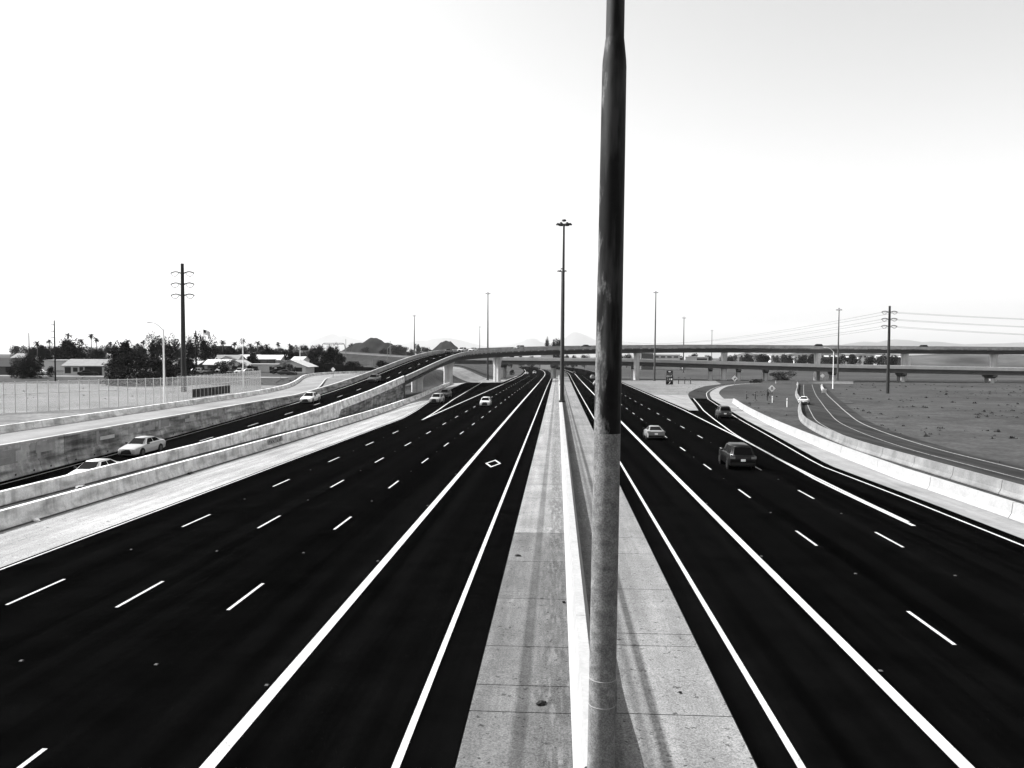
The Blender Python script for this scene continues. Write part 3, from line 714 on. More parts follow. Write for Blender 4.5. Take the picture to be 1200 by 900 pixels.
def pier(parent, x, y, h, zb, zt, wb=2.7, wt=4.4, tk=1.7):
    mb = MB(); rings = []
    H = zt - zb
    for t in [0, .1, .3, .5, .62, .72, .8, .87, .93, .97, 1.0]:
        f_ = 0 if t < .6 else ((t - .6) / .4) ** 2.2
        w_ = (wb + (wt - wb) * f_) / 2; d = tk / 2
        pts = [(-w_, -d * .6), (-w_ * .8, -d), (-.28, -d), (-.2, -d + .22), (.2, -d + .22), (.28, -d), (w_ * .8, -d), (w_, -d * .6),
               (w_, d * .6), (w_ * .8, d), (.28, d), (.2, d - .22), (-.2, d - .22), (-.28, d), (-w_ * .8, d), (-w_, d * .6)]
        rings.append([(px * math.cos(h) + py * math.sin(h), -px * math.sin(h) + py * math.cos(h), t * H) for px, py in pts])
    mb.loft(rings); return mb.build('pier', CONC_PIER, parent, loc=(x, y, zb))
for s in (196, 252, 297.5, 368.5, 406.5, 448, 488, 530, 572):
    x, y, h = path(s); zb = gz(x, y) - .3 if x < 20 else fz(y) - .3
    pier(fly, x, y, h, zb, rz(s) - 2.06)
MB().box((XC, 156.4, rz(157) - 1.2), (8.6, 1.0, 2.0)).build('bearing_seat', CONC_DECK, fly)

# lower overpass --------------------------------------------------------------------
over = thing('overpass_bridge', 'straight lower concrete overpass crossing under the flyover with dark girders', 'bridge')
def ov_y(x): return 350 - .13 * x
def ov_z(x): return L1(x, [(-140, 5.0), (-60, 3.7), (30, 3.5), (110, 1.7), (180, .9), (320, .5)])
OH = math.atan2(1, -.13)          # heading of the axis (+x direction)
XS = frange(-62, 330, 8)
WD = 13.0
def ov(x, o, dz): return (x + .13 * o * .99, ov_y(x) + o * .99, ov_z(x) + dz)
MB().loft([[ov(x, o, d) for o, d in ((0, -.25), (WD, -.25), (WD, 0), (0, 0))] for x in XS]).build('deck', CONC_OVER, over)
for o in (1.0, 3.8, 6.6, 9.4, 12.0):
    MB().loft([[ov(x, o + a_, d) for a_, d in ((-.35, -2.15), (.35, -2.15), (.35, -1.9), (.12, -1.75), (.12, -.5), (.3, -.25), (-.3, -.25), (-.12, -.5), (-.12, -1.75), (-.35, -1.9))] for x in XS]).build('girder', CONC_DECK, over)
for o in (.15, WD - .15):
    for i in range(0, len(XS) - 1):
        MB().loft([[ov(x, o + a_, d) for a_, d in ((-.2, -.4), (.2, -.4), (.12, .85), (-.2, .85))] for x in (XS[i] + .02, XS[i + 1] - .02)]).build('parapet', CONC_OVER, over)
for x in (-25, -2.6, 32, 64.5, 76, 87, 113.5, 140, 173, 205, 245):
    zt = ov_z(x) - 2.16; zb = fz(ov_y(x)) - .3
    c = ov(x, WD / 2, 0); H = zt - zb
    mb = MB(); hw = WD / 2 - .3
    ring = lambda dx: [(dx, -hw, H), (dx, hw, H), (dx, hw, H - .7), (dx, hw * .45, H - 1.5), (dx, -hw * .45, H - 1.5), (dx, -hw, H - .7)]
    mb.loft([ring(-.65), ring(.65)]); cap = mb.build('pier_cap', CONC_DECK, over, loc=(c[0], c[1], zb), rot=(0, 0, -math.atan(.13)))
    for yy in (-3.2, 3.2):
        MB().lathe([(.72, 0), (.72, H - 1.4)], 16).build('column', CONC_PIER, cap, True, loc=(0, yy, 0))
# approach embankments -----------------------------------------------------------------
def emb(name, xs_, zf_, material, y_off, label=None):
    mb = MB(); rings = []
    for x in xs_:
        yc = ov_y(x) + y_off; zt = zf_(x); g = min(gz(x, yc - 20), gz(x, yc + 30)) - .5; hh = max(.1, zt - g)
        rings.append([(x, yc - 2 - hh * 2.0, g), (x, yc - 1.0, zt - .05), (x, yc + WD + 1, zt - .05), (x, yc + WD + 2 + hh * 2.0, g)])
    mb.loft(rings); return tag(mb.build(name, material), kind='structure')
LZ = [(-215, .7), (-150, 5.2), (-125, 6.4), (-105, 6.4), (-62, 3.9), (-61, 3.8)]
emb('embankment', frange(-215, -62.3, 7) + [-56, -50], lambda x: L1(x, LZ) - .02 if x <= -62 else L1(x, [(-62, 3.8), (-50, -2)]), GROUND, 0)
tag(sheet_lr('approach_road', [0, 1], lambda y: 0, lambda y: 0, lambda x, y: 0, CONC_ROAD), kind='structure') if False else None
mb = MB(); P = []
for x in frange(-150, -62.2, 7): P += [(x, ov_y(x) + .3, L1(x, LZ) + .02), (x, ov_y(x) + WD - .3, L1(x, LZ) + .02)]
n_ = len(P) // 2; tag(mb.add(P, [(2 * k, 2 * k + 1, 2 * k + 3, 2 * k + 2) for k in range(n_ - 1)]).build('approach_road', CONC_ROAD), kind='structure')
barrier('approach_barrier', 'white barrier along the embanked approach road left of the flyover', [(x, ov_y(x) + .2) for x in (-150, -130, -105, -63)], F2, .85, 12.2, CONC_WHITE, zf=lambda x, y: L1(x, LZ))
# pale sloped wedge and white ribbed wall at the approach
mw = thing('ribbed_wall', 'white ribbed concrete wall below the approach road, left of the flyover', 'wall', (-71, 318, .6))
for i in range(6): MB().box((-2.4 + i * .95, 0, 1.6), (.8, .3, 3.4)).build('panel', CONC_WHITE, mw)

# ================================================================== OBJECTS
# vehicles ------------------------------------------------------------------------
CARS = {
 'sedan': dict(st=[(2.42, .60, .62, .30), (2.36, .70, .76, .22), (2.1, .78, .86, .20), (1.5, .88, .91, .2), (1.02, .96, .92, .2), (0, .98, .92, .2), (-1.2, 1.0, .92, .2), (-1.75, 1.04, .91, .2), (-2.2, 1.0, .87, .24), (-2.38, .9, .80, .3), (-2.42, .78, .70, .34)],
               base=(1.12, -1.95, .80), roof=(.28, -1.0, 1.45, .56), wy=(1.45, -1.35), wr=.33, nwin=2),
 'suv': dict(st=[(2.3, .75, .70, .34), (2.25, .90, .82, .28), (2.0, .98, .90, .27), (1.3, 1.06, .94, .27), (.95, 1.10, .95, .27), (0, 1.12, .95, .27), (-1.4, 1.14, .95, .27), (-2.1, 1.14, .93, .3), (-2.3, 1.08, .88, .36), (-2.35, .9, .82, .4)],
             base=(1.02, -2.26, .84), roof=(.22, -1.98, 1.74, .66), wy=(1.4, -1.4), wr=.38, nwin=3),
 'wagon': dict(st=[(2.5, .80, .74, .34), (2.45, .95, .86, .28), (2.1, 1.04, .95, .27), (1.3, 1.10, .97, .27), (.95, 1.14, .98, .27), (0, 1.16, .98, .27), (-1.6, 1.17, .98, .27), (-2.3, 1.17, .96, .3), (-2.5, 1.1, .92, .36), (-2.54, .9, .86, .4)],
             base=(1.02, -2.46, .87), roof=(.3, -2.05, 1.80, .66), wy=(1.5, -1.55), wr=.39, nwin=3),
 'coupe': dict(st=[(2.15, .55, .6, .28), (2.08, .66, .74, .2), (1.7, .76, .86, .18), (1.1, .86, .9, .18), (.6, .92, .91, .18), (0, .93, .91, .18), (-.9, .95, .92, .18), (-1.5, 1.0, .92, .18), (-1.95, .98, .86, .24), (-2.12, .86, .78, .32)],
             base=(.85, -1.95, .78), roof=(.05, -.75, 1.34, .54), wy=(1.25, -1.25), wr=.33, nwin=1),
 'mpv': dict(st=[(2.1, .66, .66, .3), (2.05, .82, .78, .24), (1.8, .92, .86, .22), (1.3, 1.0, .89, .22), (1.0, 1.03, .9, .22), (0, 1.05, .9, .22), (-1.3, 1.07, .9, .22), (-1.9, 1.06, .87, .26), (-2.08, .98, .82, .34), (-2.12, .86, .76, .38)],
             base=(1.2, -2.02, .80), roof=(.35, -1.7, 1.56, .60), wy=(1.3, -1.3), wr=.32, nwin=2),
}
_cm = {}
def car_mesh(kind):
    if kind in _cm: return _cm[kind]
    d = CARS[kind]; M_ = {}
    # body loft with a rounded section
    rings = []
    for (y, h, w_, zb) in d['st']:
        sec = [(.80 * w_, zb), (.96 * w_, zb + .06), (w_, zb + .38 * (h - zb)), (.985 * w_, zb + .72 * (h - zb)), (.93 * w_, h - .05), (.80 * w_, h), (.4 * w_, h + .03)]
        rings.append([(x, y, z) for x, z in sec] + [(-x, y, z) for x, z in sec[::-1]])
    me = MB(); me.loft(rings[::-1]); M_['body'] = me
    by0, by1, bw_ = d['base']; ry0, ry1, rz_, rw_ = d['roof']
    hb0 = L1(-by0, [(-s[0], s[1]) for s in d['st']]) - .02; hb1 = L1(-by1, [(-s[0], s[1]) for s in d['st']]) - .02
    B = [(bw_, by0, hb0), (bw_, by1, hb1), (-bw_, by1, hb1), (-bw_, by0, hb0)]; T = [(rw_, ry0, rz_), (rw_, ry1, rz_ - .02), (-rw_, ry1, rz_ - .02), (-rw_, ry0, rz_)]
    b = bmesh.new(); vs_ = [b.verts.new(p) for p in B + T]
    for f_ in ((0, 1, 5, 4), (1, 2, 6, 5), (2, 3, 7, 6), (3, 0, 4, 7), (4, 5, 6, 7)): b.faces.new([vs_[i] for i in f_])
    es = [e for e in b.edges if not (e.verts[0].index in range(4) and e.verts[1].index in range(4))]
    b.verts.index_update(); b.normal_update()
    es = [e for e in b.edges if len(e.link_faces) == 2]
    bmesh.ops.bevel(b, geom=es, offset=.09, segments=3, affect='EDGES'); bmesh.ops.recalc_face_normals(b, faces=b.faces)
    cab = bpy.data.meshes.new('cabin'); b.to_mesh(cab); b.free(); cab.polygons.foreach_set('use_smooth', [True] * len(cab.polygons)); M_['cabin'] = cab
    # glazing panes, slightly proud of the cabin faces
    V = [Vector(p) for p in B + T]
    def pane(i0, i1, i2, i3, u0, u1, v0, v1):
        a, b_, c, e = V[i0], V[i1], V[i2], V[i3]; nrm = (b_ - a).cross(e - a).normalized()
        ctr = (a + b_ + c + e) / 4
        if nrm.dot(ctr - Vector((0, (by0 + by1) / 2, 1.1))) < 0: nrm = -nrm
        def at(u, v): p = (a.lerp(b_, u)).lerp(e.lerp(c, u), v); return p + nrm * .012
        q = [at(u0, v0), at(u1, v0), at(u1, v1), at(u0, v1)]; q2 = [p - nrm * .03 for p in q]
        return MB().loft([q2, q])
    M_['windshield'] = [pane(3, 0, 4, 7, .07, .93, .10, .90)]
    M_['rear_window'] = [pane(1, 2, 6, 5, .09, .91, .12, .88)]
    sw = []; nw = d['nwin']; us = frange(.13, .90, .77 / nw)
    for k in range(nw):
        u0, u1 = us[k] + .015, us[k + 1] - .015
        sw.append(pane(0, 1, 5, 4, u0, u1, .14, .84)); sw.append(pane(3, 2, 6, 7, u0, u1, .14, .84))
    M_['side_window'] = sw
    st = d['st']; fy, ry = st[0][0], st[-1][0]; hF, hR = st[1][1], st[-2][1]; wF, wR = st[1][2], st[-2][2]
    M_['headlight'] = [MB().loft([[(s * (wF - .30), fy - .02, hF - .16), (s * (wF - .02), fy - .12, hF - .12), (s * (wF - .04), fy - .2, hF - .01), (s * (wF - .28), fy - .08, hF - .04)], [(s * (wF - .30), fy + .02, hF - .16), (s * (wF + .01), fy - .08, hF - .12), (s * (wF - .01), fy - .16, hF - .0), (s * (wF - .28), fy - .03, hF - .03)]]) for s in (1, -1)]
    M_['tail_light'] = [MB().loft([[(s * (wR - .34), ry + .05, hR - .22), (s * (wR + .01), ry + .1, hR - .22), (s * (wR + .01), ry + .1, hR - .04), (s * (wR - .34), ry + .05, hR - .06)], [(s * (wR - .34), ry - .015, hR - .22), (s * (wR + .03), ry + .02, hR - .22), (s * (wR + .03), ry + .03, hR - .04), (s * (wR - .34), ry - .005, hR - .06)]]) for s in (1, -1)]
    g0 = st[0][3]
    M_['grille'] = [MB().loft([[(-.5, fy - .05, g0 - .02), (.5, fy - .05, g0 - .02), (.4, fy - .05, hF - .16), (.3, fy - .06, hF - .03), (-.3, fy - .06, hF - .03), (-.4, fy - .05, hF - .16)], [(-.5, fy + .02, g0 - .02), (.5, fy + .02, g0 - .02), (.4, fy + .02, hF - .16), (.3, fy - .01, hF - .02), (-.3, fy - .01, hF - .02), (-.4, fy + .02, hF - .16)]])]
    M_['bumper'] = [MB().box((0, ry + .02, st[-1][3] + .10), (2 * wR * .9, .12, .2)), MB().box((0, fy - .06, g0 + .02), (2 * wF * .82, .1, .10))]
    M_['license_plate'] = [MB().box((0, ry - .03, hR - .32), (.32, .03, .16))]
    M_['mirror'] = [MB().loft([[(s * .9, by0 - .35, hb0 + .02), (s * .9, by0 - .5, hb0 + .02), (s * .9, by0 - .5, hb0 + .14), (s * .9, by0 - .35, hb0 + .14)], [(s * 1.08, by0 - .36, hb0 + .04), (s * 1.08, by0 - .48, hb0 + .04), (s * 1.08, by0 - .48, hb0 + .16), (s * 1.08, by0 - .36, hb0 + .16)]]) for s in (1, -1)]
    wr = d['wr']
    wmb = MB().tube((-.11, 0, 0), (.11, 0, 0), wr, n=20); rmb = MB().tube((-.115, 0, 0), (.115, 0, 0), wr * .66, n=14); amb = MB().tube((-.05, 0, 0), (.05, 0, 0), wr + .06, n=20)
    M_['wheel'] = wmb.mesh('wheel', TYRE, True); M_['rim'] = rmb.mesh('rim', RIM, True); M_['wheel_arch'] = amb.mesh('wheel_arch', TRIM, True)
    for k, v in list(M_.items()):
        if isinstance(v, list): M_[k] = [fix_normals(q.mesh(k, {'windshield': GLASS, 'rear_window': GLASS, 'side_window': GLASS, 'headlight': LIGHT_C, 'tail_light': LIGHT_R, 'grille': TRIM, 'bumper': TRIM, 'license_plate': PLATE, 'mirror': TRIM}[k])) for q in v]
    _cm[kind] = M_; return M_
_cp = {}
def car(kind, pm, x, y, z, head, label, group, pitch=0, cat='car', name='car', simple=False):
    """head: radians clockwise from +Y that the nose points to"""
    M_ = car_mesh(kind); d = CARS[kind]
    root = thing(name, label, cat, (x, y, z), -head, group); root.rotation_euler = (pitch, 0, -head)
    key = (kind, pm.name)
    if key not in _cp:
        bm_ = fix_normals(M_['body'].mesh('body', pm, True)); cb = M_['cabin'].copy(); cb.materials.clear(); cb.materials.append(pm); _cp[key] = (bm_, cb)
    bm_, cb = _cp[key]
    body = link('body', bm_, root); link('cabin', cb, root)
    for k in ('windshield', 'rear_window', 'side_window', 'headlight', 'tail_light', 'grille', 'bumper', 'license_plate', 'mirror'):
        if simple and k in ('mirror', 'bumper', 'license_plate'): continue
        for me in M_[k]: link(k, me, root)
    w_ = d['st'][4][2]
    for s in (1, -1):
        for wy in d['wy']:
            if not simple: link('wheel_arch', M_['wheel_arch'], root, (s * (w_ - .05), wy, d['wr'] + .02))
            wo = link('wheel', M_['wheel'], root, (s * (w_ - .09), wy, d['wr'])); link('rim', M_['rim'], wo)
    return root
rp = lambda y: math.atan((rz(y + 2) - rz(y - 2)) / 4)
GR = 'cars on the roads'
car('sedan', P_WHITE, -32.55, 54.6, rampz(-32.55, 54.6) + .01, math.pi, 'white sedan half hidden behind the ramp barrier at the left edge', GR, -rp(55))
car('sedan', P_SILVER, -35.9, 67.4, rampz(-35.9, 67.4) + .01, math.pi + .05, 'silver white sedan with a large black grille coming down the ramp by the stained wall', GR, -rp(68))
car('sedan', P_WHITE, -36.4, 116.4, rampz(-36.4, 116.4) + .01, math.pi, 'white sedan coming down the ramp beside the frontage road bend', GR, -rp(116))
car('sedan', P_GREY, -35.4, 153.5, rampz(-35.4, 153.5) + .01, math.pi, 'dark sedan descending the ramp just before the abutment', GR, -rp(153))
car('suv', P_SILVER, -22.2, 147, fz(147) + .01, math.pi + .1, 'silver pickup sized SUV entering on the left merge lane, nearer of two', GR)
car('suv', P_GREY, -23.6, 168, fz(168) + .01, math.pi + .1, 'dark grey SUV entering on the left merge lane behind the silver one', GR)
car('mpv', P_WHITE, -12.35, 138, fz(138) + .01, math.pi, 'white compact car coming towards the camera on the left carriageway', GR)
car('coupe', P_MID, 9.95, 83.2, fz(83) + .01, 0, 'low silver coupe driving away beside the wide white line', GR)
car('wagon', P_DARK, 13.65, 61.8, fz(61.8) + .01, .02, 'black SUV with a white plate driving away in the right lanes', GR)
car('suv', P_GREY, 23.4, 114.5, fz(114) + .01, .10, 'dark SUV driving away up the curving exit ramp', GR)
car('sedan', P_WHITE, 46.3, 153.5, fz(153) + .01, .36, 'white sedan alone on the grey entrance ramp at the right', GR)
car('mpv', P_SILVER, 12.2, 256, fz(256) + .01, 0, 'silver car half hidden behind the foreground pole, driving away', GR)
car('suv', P_SILVER, 14.9, 345, fz(345) + .01, 0, 'pale SUV just left of the foreground pole under the bridges', GR, simple=True)
car('sedan', P_GREY, 9.2, 450, fz(450) + .01, 0, 'grey car far off beyond the overpass on the right carriageway', GR, simple=True)
car('sedan', P_SILVER, -16.6, 432, fz(432) + .01, math.pi, 'pale car far off under the overpass, left one of two coming side by side', GR, simple=True)
car('suv', P_SILVER, -12.6, 440, fz(440) + .01, math.pi, 'pale car far off under the overpass, right one of two coming side by side', GR, simple=True)
car('sedan', P_DARK, 73, 301, fz(301) + .01, 1.0, 'black car far off on the exit road under the overpass', GR, simple=True)
for px_s, o_, kd, pm, lb in ((262, -2.0, 'sedan', P_GREY, 'dark car at the left end of the short queue on the flyover crest'), (275, -1.9, 'suv', P_WHITE, 'white SUV second from the left on the flyover crest'),
                             (284, -1.9, 'sedan', P_WHITE, 'white car third from the left on the flyover crest'), (313, -1.9, 'suv', P_SILVER, 'pale SUV on the flyover just left of the median mast'),
                             (346, -1.9, 'sedan', P_GREY, 'grey car on the flyover right of the median mast'),
                             (447, 1.5, 'suv', P_DARK, 'black vehicle on the flyover, roof just showing over the parapet at right'), (495, 1.5, 'suv', P_GREY, 'grey vehicle on the flyover, roof showing right of the transmission pole')):
    x, y, h = off(px_s, o_); car(kd, pm, x, y, rz(px_s) - sup(px_s) * o_ + .02, h + math.pi, lb, GR, simple=True)

# chain-link fence ---------------------------------------------------------------------
fence = thing('chain_link_fence', 'tall chain link fence with closely spaced posts above the frontage road', 'fence', (-70, 65, .9))
FP = smooth_path([(-70, 65), (-58.7, 83.6), (-53.7, 91.9), (-50.0, 98.5), (-49.0, 109), (-49.4, 122), (-51, 136)], .5); cum = [0]
for i in range(1, len(FP)): cum.append(cum[-1] + (FP[i] - FP[i - 1]).length)
def fpt(s): return Vector((np.interp(s, cum, [p.x for p in FP]), np.interp(s, cum, [p.y for p in FP]), 0)) - Vector((-70, 65, 0))
BAY, FH = 1.15, 3.3
mbw = MB(); stp = .145; wr_ = .0065
def wseg(a, b): mbw.tube((a[0], 0, a[1]), (b[0], 0, b[1]), wr_, n=3, caps=False)
k = -FH
while k < BAY:
    for sgn in (1, -1):
        x0, z0, x1, z1 = k, 0.05, k + FH, FH
        if sgn < 0: x0, x1 = BAY - k, BAY - k - FH
        # clip to 0..BAY
        t0, t1 = 0, 1
        for lim, side in ((0, 1), (BAY, -1)):
            d0, d1 = side * (x0 - lim), side * (x1 - lim)
            if d0 < 0 and d1 < 0: t0 = 2
            elif d0 < 0: t0 = max(t0, d0 / (d0 - d1))
            elif d1 < 0: t1 = min(t1, d0 / (d0 - d1))
        if t0 < t1: wseg((x0 + (x1 - x0) * t0, z0 + (z1 - z0) * t0), (x0 + (x1 - x0) * t1, z0 + (z1 - z0) * t1))
    k += stp
MESHP = mbw.mesh('mesh_panel', GALV_FENCE)
POSTM = MB().lathe([(.045, 0), (.045, FH + .05), (.06, FH + .06), (.02, FH + .12)], 8).mesh('post', STEEL_DK if False else GALV_FENCE)
nb = int(cum[-1] / BAY)
for i in range(nb + 1):
    p = fpt(i * BAY); link('post', POSTM, fence, p)
    if i < nb:
        q = fpt((i + 1) * BAY); d_ = q - p; a_ = math.atan2(d_.y, d_.x); L_ = d_.length
        link('mesh_panel', MESHP, fence, p, (0, 0, a_), (L_ / BAY, 1, 1))
        for z in (FH, FH * .62): MB().tube(p + Vector((0, 0, z)), q + Vector((0, 0, z)), .03, n=6).build('rail', GALV_FENCE, fence)
SCREEN = mat('fence_screen', .035, .9, .05, 1.2, .4, 1.6, coords='World')
for i in range(nb):
    p = fpt(i * BAY); q = fpt((i + 1) * BAY)
    if 105 < p.y + 65 < 117:
        d_ = q - p; a_ = math.atan2(d_.y, d_.x); MB().box((0, 0, 0), (d_.length - .1, .02, 1.15)).build('privacy_screen', SCREEN, fence, loc=(p + q) / 2 + Vector((0, 0, 1.0)), rot=(0, 0, a_))
# light poles with arms -------------------------------------------------------------------
def street_lamp(x, y, zb, H, arm, label, r=.09, sm=POLE_WHITE, rz_=0):
    t = thing('street_lamp', label, 'street lamp', (x, y, zb), rz_, 'street lamps beside the ramps')
    MB().lathe([(r * 1.8, 0), (r * 1.8, .12), (r * 1.25, .15), (r * .75, H)], 12).build('pole', sm, t, True)
    if arm:
        mb = MB(); s = 1 if arm > 0 else -1; L_ = abs(arm); pv = None
        for i in range(9):
            u_ = i / 8; p = (s * L_ * u_, 0, H - .1 + L_ * .62 * math.sin(u_ * math.pi / 2))
            if pv: mb.tube(pv, p, .075, .065, n=6)
            pv = p
        a_ = mb.build('arm', sm, t)
        mb = MB(); mb.loft([[(s * (L_ - .1), -.06, pv[2] - .05), (s * (L_ - .1), .06, pv[2] - .05), (s * (L_ - .1), .06, pv[2] + .05), (s * (L_ - .1), -.06, pv[2] + .05)],
                            [(s * (L_ + .35), -.17, pv[2] - .1), (s * (L_ + .35), .17, pv[2] - .1), (s * (L_ + .35), .12, pv[2] + .09), (s * (L_ + .35), -.12, pv[2] + .09)],
                            [(s * (L_ + .75), -.12, pv[2] - .06), (s * (L_ + .75), .12, pv[2] - .06), (s * (L_ + .75), .08, pv[2] + .03), (s * (L_ + .75), -.08, pv[2] + .03)]])
        fix_normals(mb.build('luminaire', sm, a_).data)
    else:
        MB().lathe([(r * .8, H), (.16, H + .03), (.16, H + .16), (.05, H + .2)], 10).build('cap', sm, t, True)
    return t
street_lamp(-48.75, 97.0, .9, 9.4, -1.6, 'white street lamp with an arm, standing in front of the chain link fence', .11)
street_lamp(-55.9, 140, .9, 8.6, 0, 'white lamp pole without an arm beyond the fence end', .10)
street_lamp(-75.2, 231, .9, 7.9, 0, 'thin white lamp pole where the frontage road bends away', .10)
street_lamp(81.6, 243, fz(243), 11.0, -2.2, 'pale street lamp beside the grey entrance ramp at the right', .13)
street_lamp(-62, 290, gz(-62, 290), 7.4, 2.0, 'pale street lamp with an arm just behind the ramp, left of the flyover', .12, SIGN_GRY)
street_lamp(-92, 345, 4.5, 7.5, 0, 'grey lamp pole on the approach embankment near the left butte', .13, SIGN_GRY)
street_lamp(-74, 352, 4.5, 7.0, 0, 'short grey lamp pole on the approach road, right of the embankment pole', .13, SIGN_GRY)

# transmission poles ---------------------------------------------------------------------------
def tx_pole(x, y, zb, H, label, material, rad=.36):
    t = thing('transmission_pole', label, 'power pole', (x, y, zb), 0, 'steel transmission poles')
    MB().lathe([(rad, 0), (rad, .2), (rad * .62, H)], 14).build('pole', material, t, True)
    for z in (H - 1.6, H - 3.4, H - 5.2):
        for s in (1, -1):
            mb = MB(); pv = None
            for i in range(7):
                u_ = i / 6; p = (s * (rad * .5 + 1.75 * u_), 0, z + .25 * math.sin(u_ * math.pi) + .05 * u_)
                if pv: mb.tube(pv, p, .10, n=6)
                pv = p
            a_ = mb.build('cross_arm', material, t)
            mb = MB(); pv = None
            for i in range(7):
                u_ = i / 6; p = (s * (rad * .5 + .35 + 1.4 * u_), 0, z + .05 - .55 * math.sin(u_ * math.pi))
                if pv: mb.tube(pv, p, .05, n=5)
                pv = p
            mb.build('jumper_loop', material, a_)
    return t
tx_pole(-60.8, 127.5, .9, 20.8, 'massive steel transmission pole rising above the chain link fence', STEEL_DK, .42)
tx_pole(84.0, 209.4, fz(209), 22.2, 'dark steel transmission pole at the right beside the entrance ramp', STEEL_DK, .42)
tx_pole(40, 620, fz(620), 24.0, 'distant transmission pole hidden behind the foreground pole', STEEL_DK, .42)
# wires
WZ = [20.6 + fz(209), 18.8 + fz(209), 17.0 + fz(209)]
for i, (zz, lv) in enumerate(zip(WZ, ('top', 'middle', 'lowest'))):
    for s, sd_ in ((-1, 'left'), (1, 'right')):
        def cat_(a, b, sag, n=22): return [(a[0] + (b[0] - a[0]) * k / n, a[1] + (b[1] - a[1]) * k / n, a[2] + (b[2] - a[2]) * k / n - 4 * sag * (k / n) * (1 - k / n)) for k in range(n + 1)]
        mb = MB(); zz2 = 24 + fz(620) - 1.6 - 1.8 * i
        pts = cat_((84 + s * 1.9, 209.4, zz), (40 + s * 1.9, 620, zz2), 5.0) 
        for a, b in zip(pts[:-1], pts[1:]): mb.tube(a, b, .035, n=4, caps=False)
        pts = cat_((84 + s * 1.9, 209.4, zz), (250 + s * 1.9, 120, zz - 1), 4.0)
        for a, b in zip(pts[:-1], pts[1:]): mb.tube(a, b, .03, n=4, caps=False)
        tag(mb.build('power_line', WIRE), '%s power line on the %s arms of the right transmission pole' % (lv, sd_), 'power line', 'power lines on the right')
# wooden utility poles at left
def util_pole(x, y, H, label, r=.16, bars=True):
    t = thing('utility_pole', label, 'utility pole', (x, y, .9), 0, 'utility poles in the neighbourhood')
    MB().lathe([(r, 0), (r * .65, H)], 10).build('pole', WOOD, t, True)
    if bars:
        for z in (H - .9, H - 2.3, H - 3.6):
            MB().box((-.35, 0, z), (.8, .1, .1)).build('insulator_bracket', WOOD, t)
util_pole(-105.2, 162.7, 12.8, 'tall dark wooden utility pole in front of the ranch house', .17)
util_pole(-160, 235, 11.5, 'wooden utility pole left of and behind the tall one', .17, False)
util_pole(-128, 188, 6.2, 'short pole among the dark bushes at the far left', .1, False)
util_pole(-103.8, 225.5, 12.2, 'wooden utility pole standing right of the massive steel pole', .26)
# flag
fl = thing('flagpole', 'flag flying from a pole behind the wooden utility pole', 'flag', (-118, 262, .9))
MB().lathe([(.08, 0), (.05, 13.6)], 8).build('pole', SIGN_GRY, fl, True)
for i in range(7):
    mb = MB(); z0 = 13.3 - i * .22; n = 8; P = []
    for k in range(n + 1):
        u_ = k / n; x = .05 + 2.2 * u_; dy = .18 * math.sin(u_ * 7) * u_; dz = -.75 * u_ * u_ - .1 * u_
        P += [(x, dy, z0 + dz), (x, dy, z0 - .218 + dz)]
    F = [(2 * k, 2 * k + 1, 2 * k + 3, 2 * k + 2) for k in range(n)]
    F = [f_ for k, f_ in enumerate(F) if not (i < 4 and k < 3)]
    mb.add(P, F); mb.build('stripe', SIGN_GRY if i % 2 == 0 else SIGN_WHT, fl)
mb = MB(); P = []
for k in range(4):
    u_ = k / 8; x = .05 + 2.2 * u_; dy = .18 * math.sin(u_ * 7) * u_; dz = -.75 * u_ * u_ - .1 * u_; P += [(x, dy, 13.3 + dz), (x, dy, 13.3 - .88 + dz)]
mb.add(P, [(2 * k, 2 * k + 1, 2 * k + 3, 2 * k + 2) for k in range(3)]).build('canton', SIGN_BLK, fl)

# vegetation ------------------------------------------------------------------------------
def crown_mesh(name, seed, n, lobes, material, leaf=.3, squash=1.0):
    """unit crown: about 1 wide, 1 high, base at z=0; many leaf faces spread through lobes"""
    rnd = random.Random(seed); mb = MB(); L_ = []
    for i in range(lobes):
        a_ = rnd.uniform(0, 2 * math.pi); r_ = rnd.uniform(.0, .30) ** .8
        if lobes >= 30:
            r_ = .40 * math.sqrt(rnd.random()); zc = .12 + rnd.uniform(0, .62) * math.sqrt(max(0, 1 - (r_ / .43) ** 2)); L_.append((r_ * math.cos(a_), r_ * math.sin(a_), zc, rnd.uniform(.10, .16))); continue
        zc = rnd.uniform(.22, .80); rad = rnd.uniform(.13, .27) * (1.15 - .5 * abs(zc - .45))
        L_.append((r_ * math.cos(a_), r_ * math.sin(a_), zc, rad))
    for i in range(n):
        lx, ly, lz, lr = rnd.choice(L_)
        d = Vector((rnd.gauss(0, 1), rnd.gauss(0, 1), rnd.gauss(0, 1))).normalized() * lr * (rnd.random() ** .35)
        c = Vector((lx, ly, lz)) + Vector((d.x, d.y, d.z * squash))
        a_ = Vector((rnd.gauss(0, 1), rnd.gauss(0, 1), rnd.gauss(0, .7))).normalized(); b = a_.orthogonal().normalized(); b = (Matrix.Rotation(rnd.uniform(0, 6.28), 3, a_) @ b)
        s = leaf * rnd.uniform(.5, 1.2)
        mb.add([c - a_ * s * .5, c + b * s * .32, c + a_ * s * .6, c - b * s * .28], [(0, 1, 2, 3)])
    A = np.array([tuple(p) for p in mb.v]); lo, hi = np.percentile(A, 1, axis=0), np.percentile(A, 99, axis=0); c0 = (lo + hi) / 2
    A[:, 0] = (A[:, 0] - c0[0]) / (hi[0] - lo[0]); A[:, 1] = (A[:, 1] - c0[1]) / (hi[1] - lo[1]); A[:, 2] = (A[:, 2] - lo[2]) / (hi[2] - lo[2]); mb.v = [tuple(p) for p in A]
    return mb.mesh(name, material)
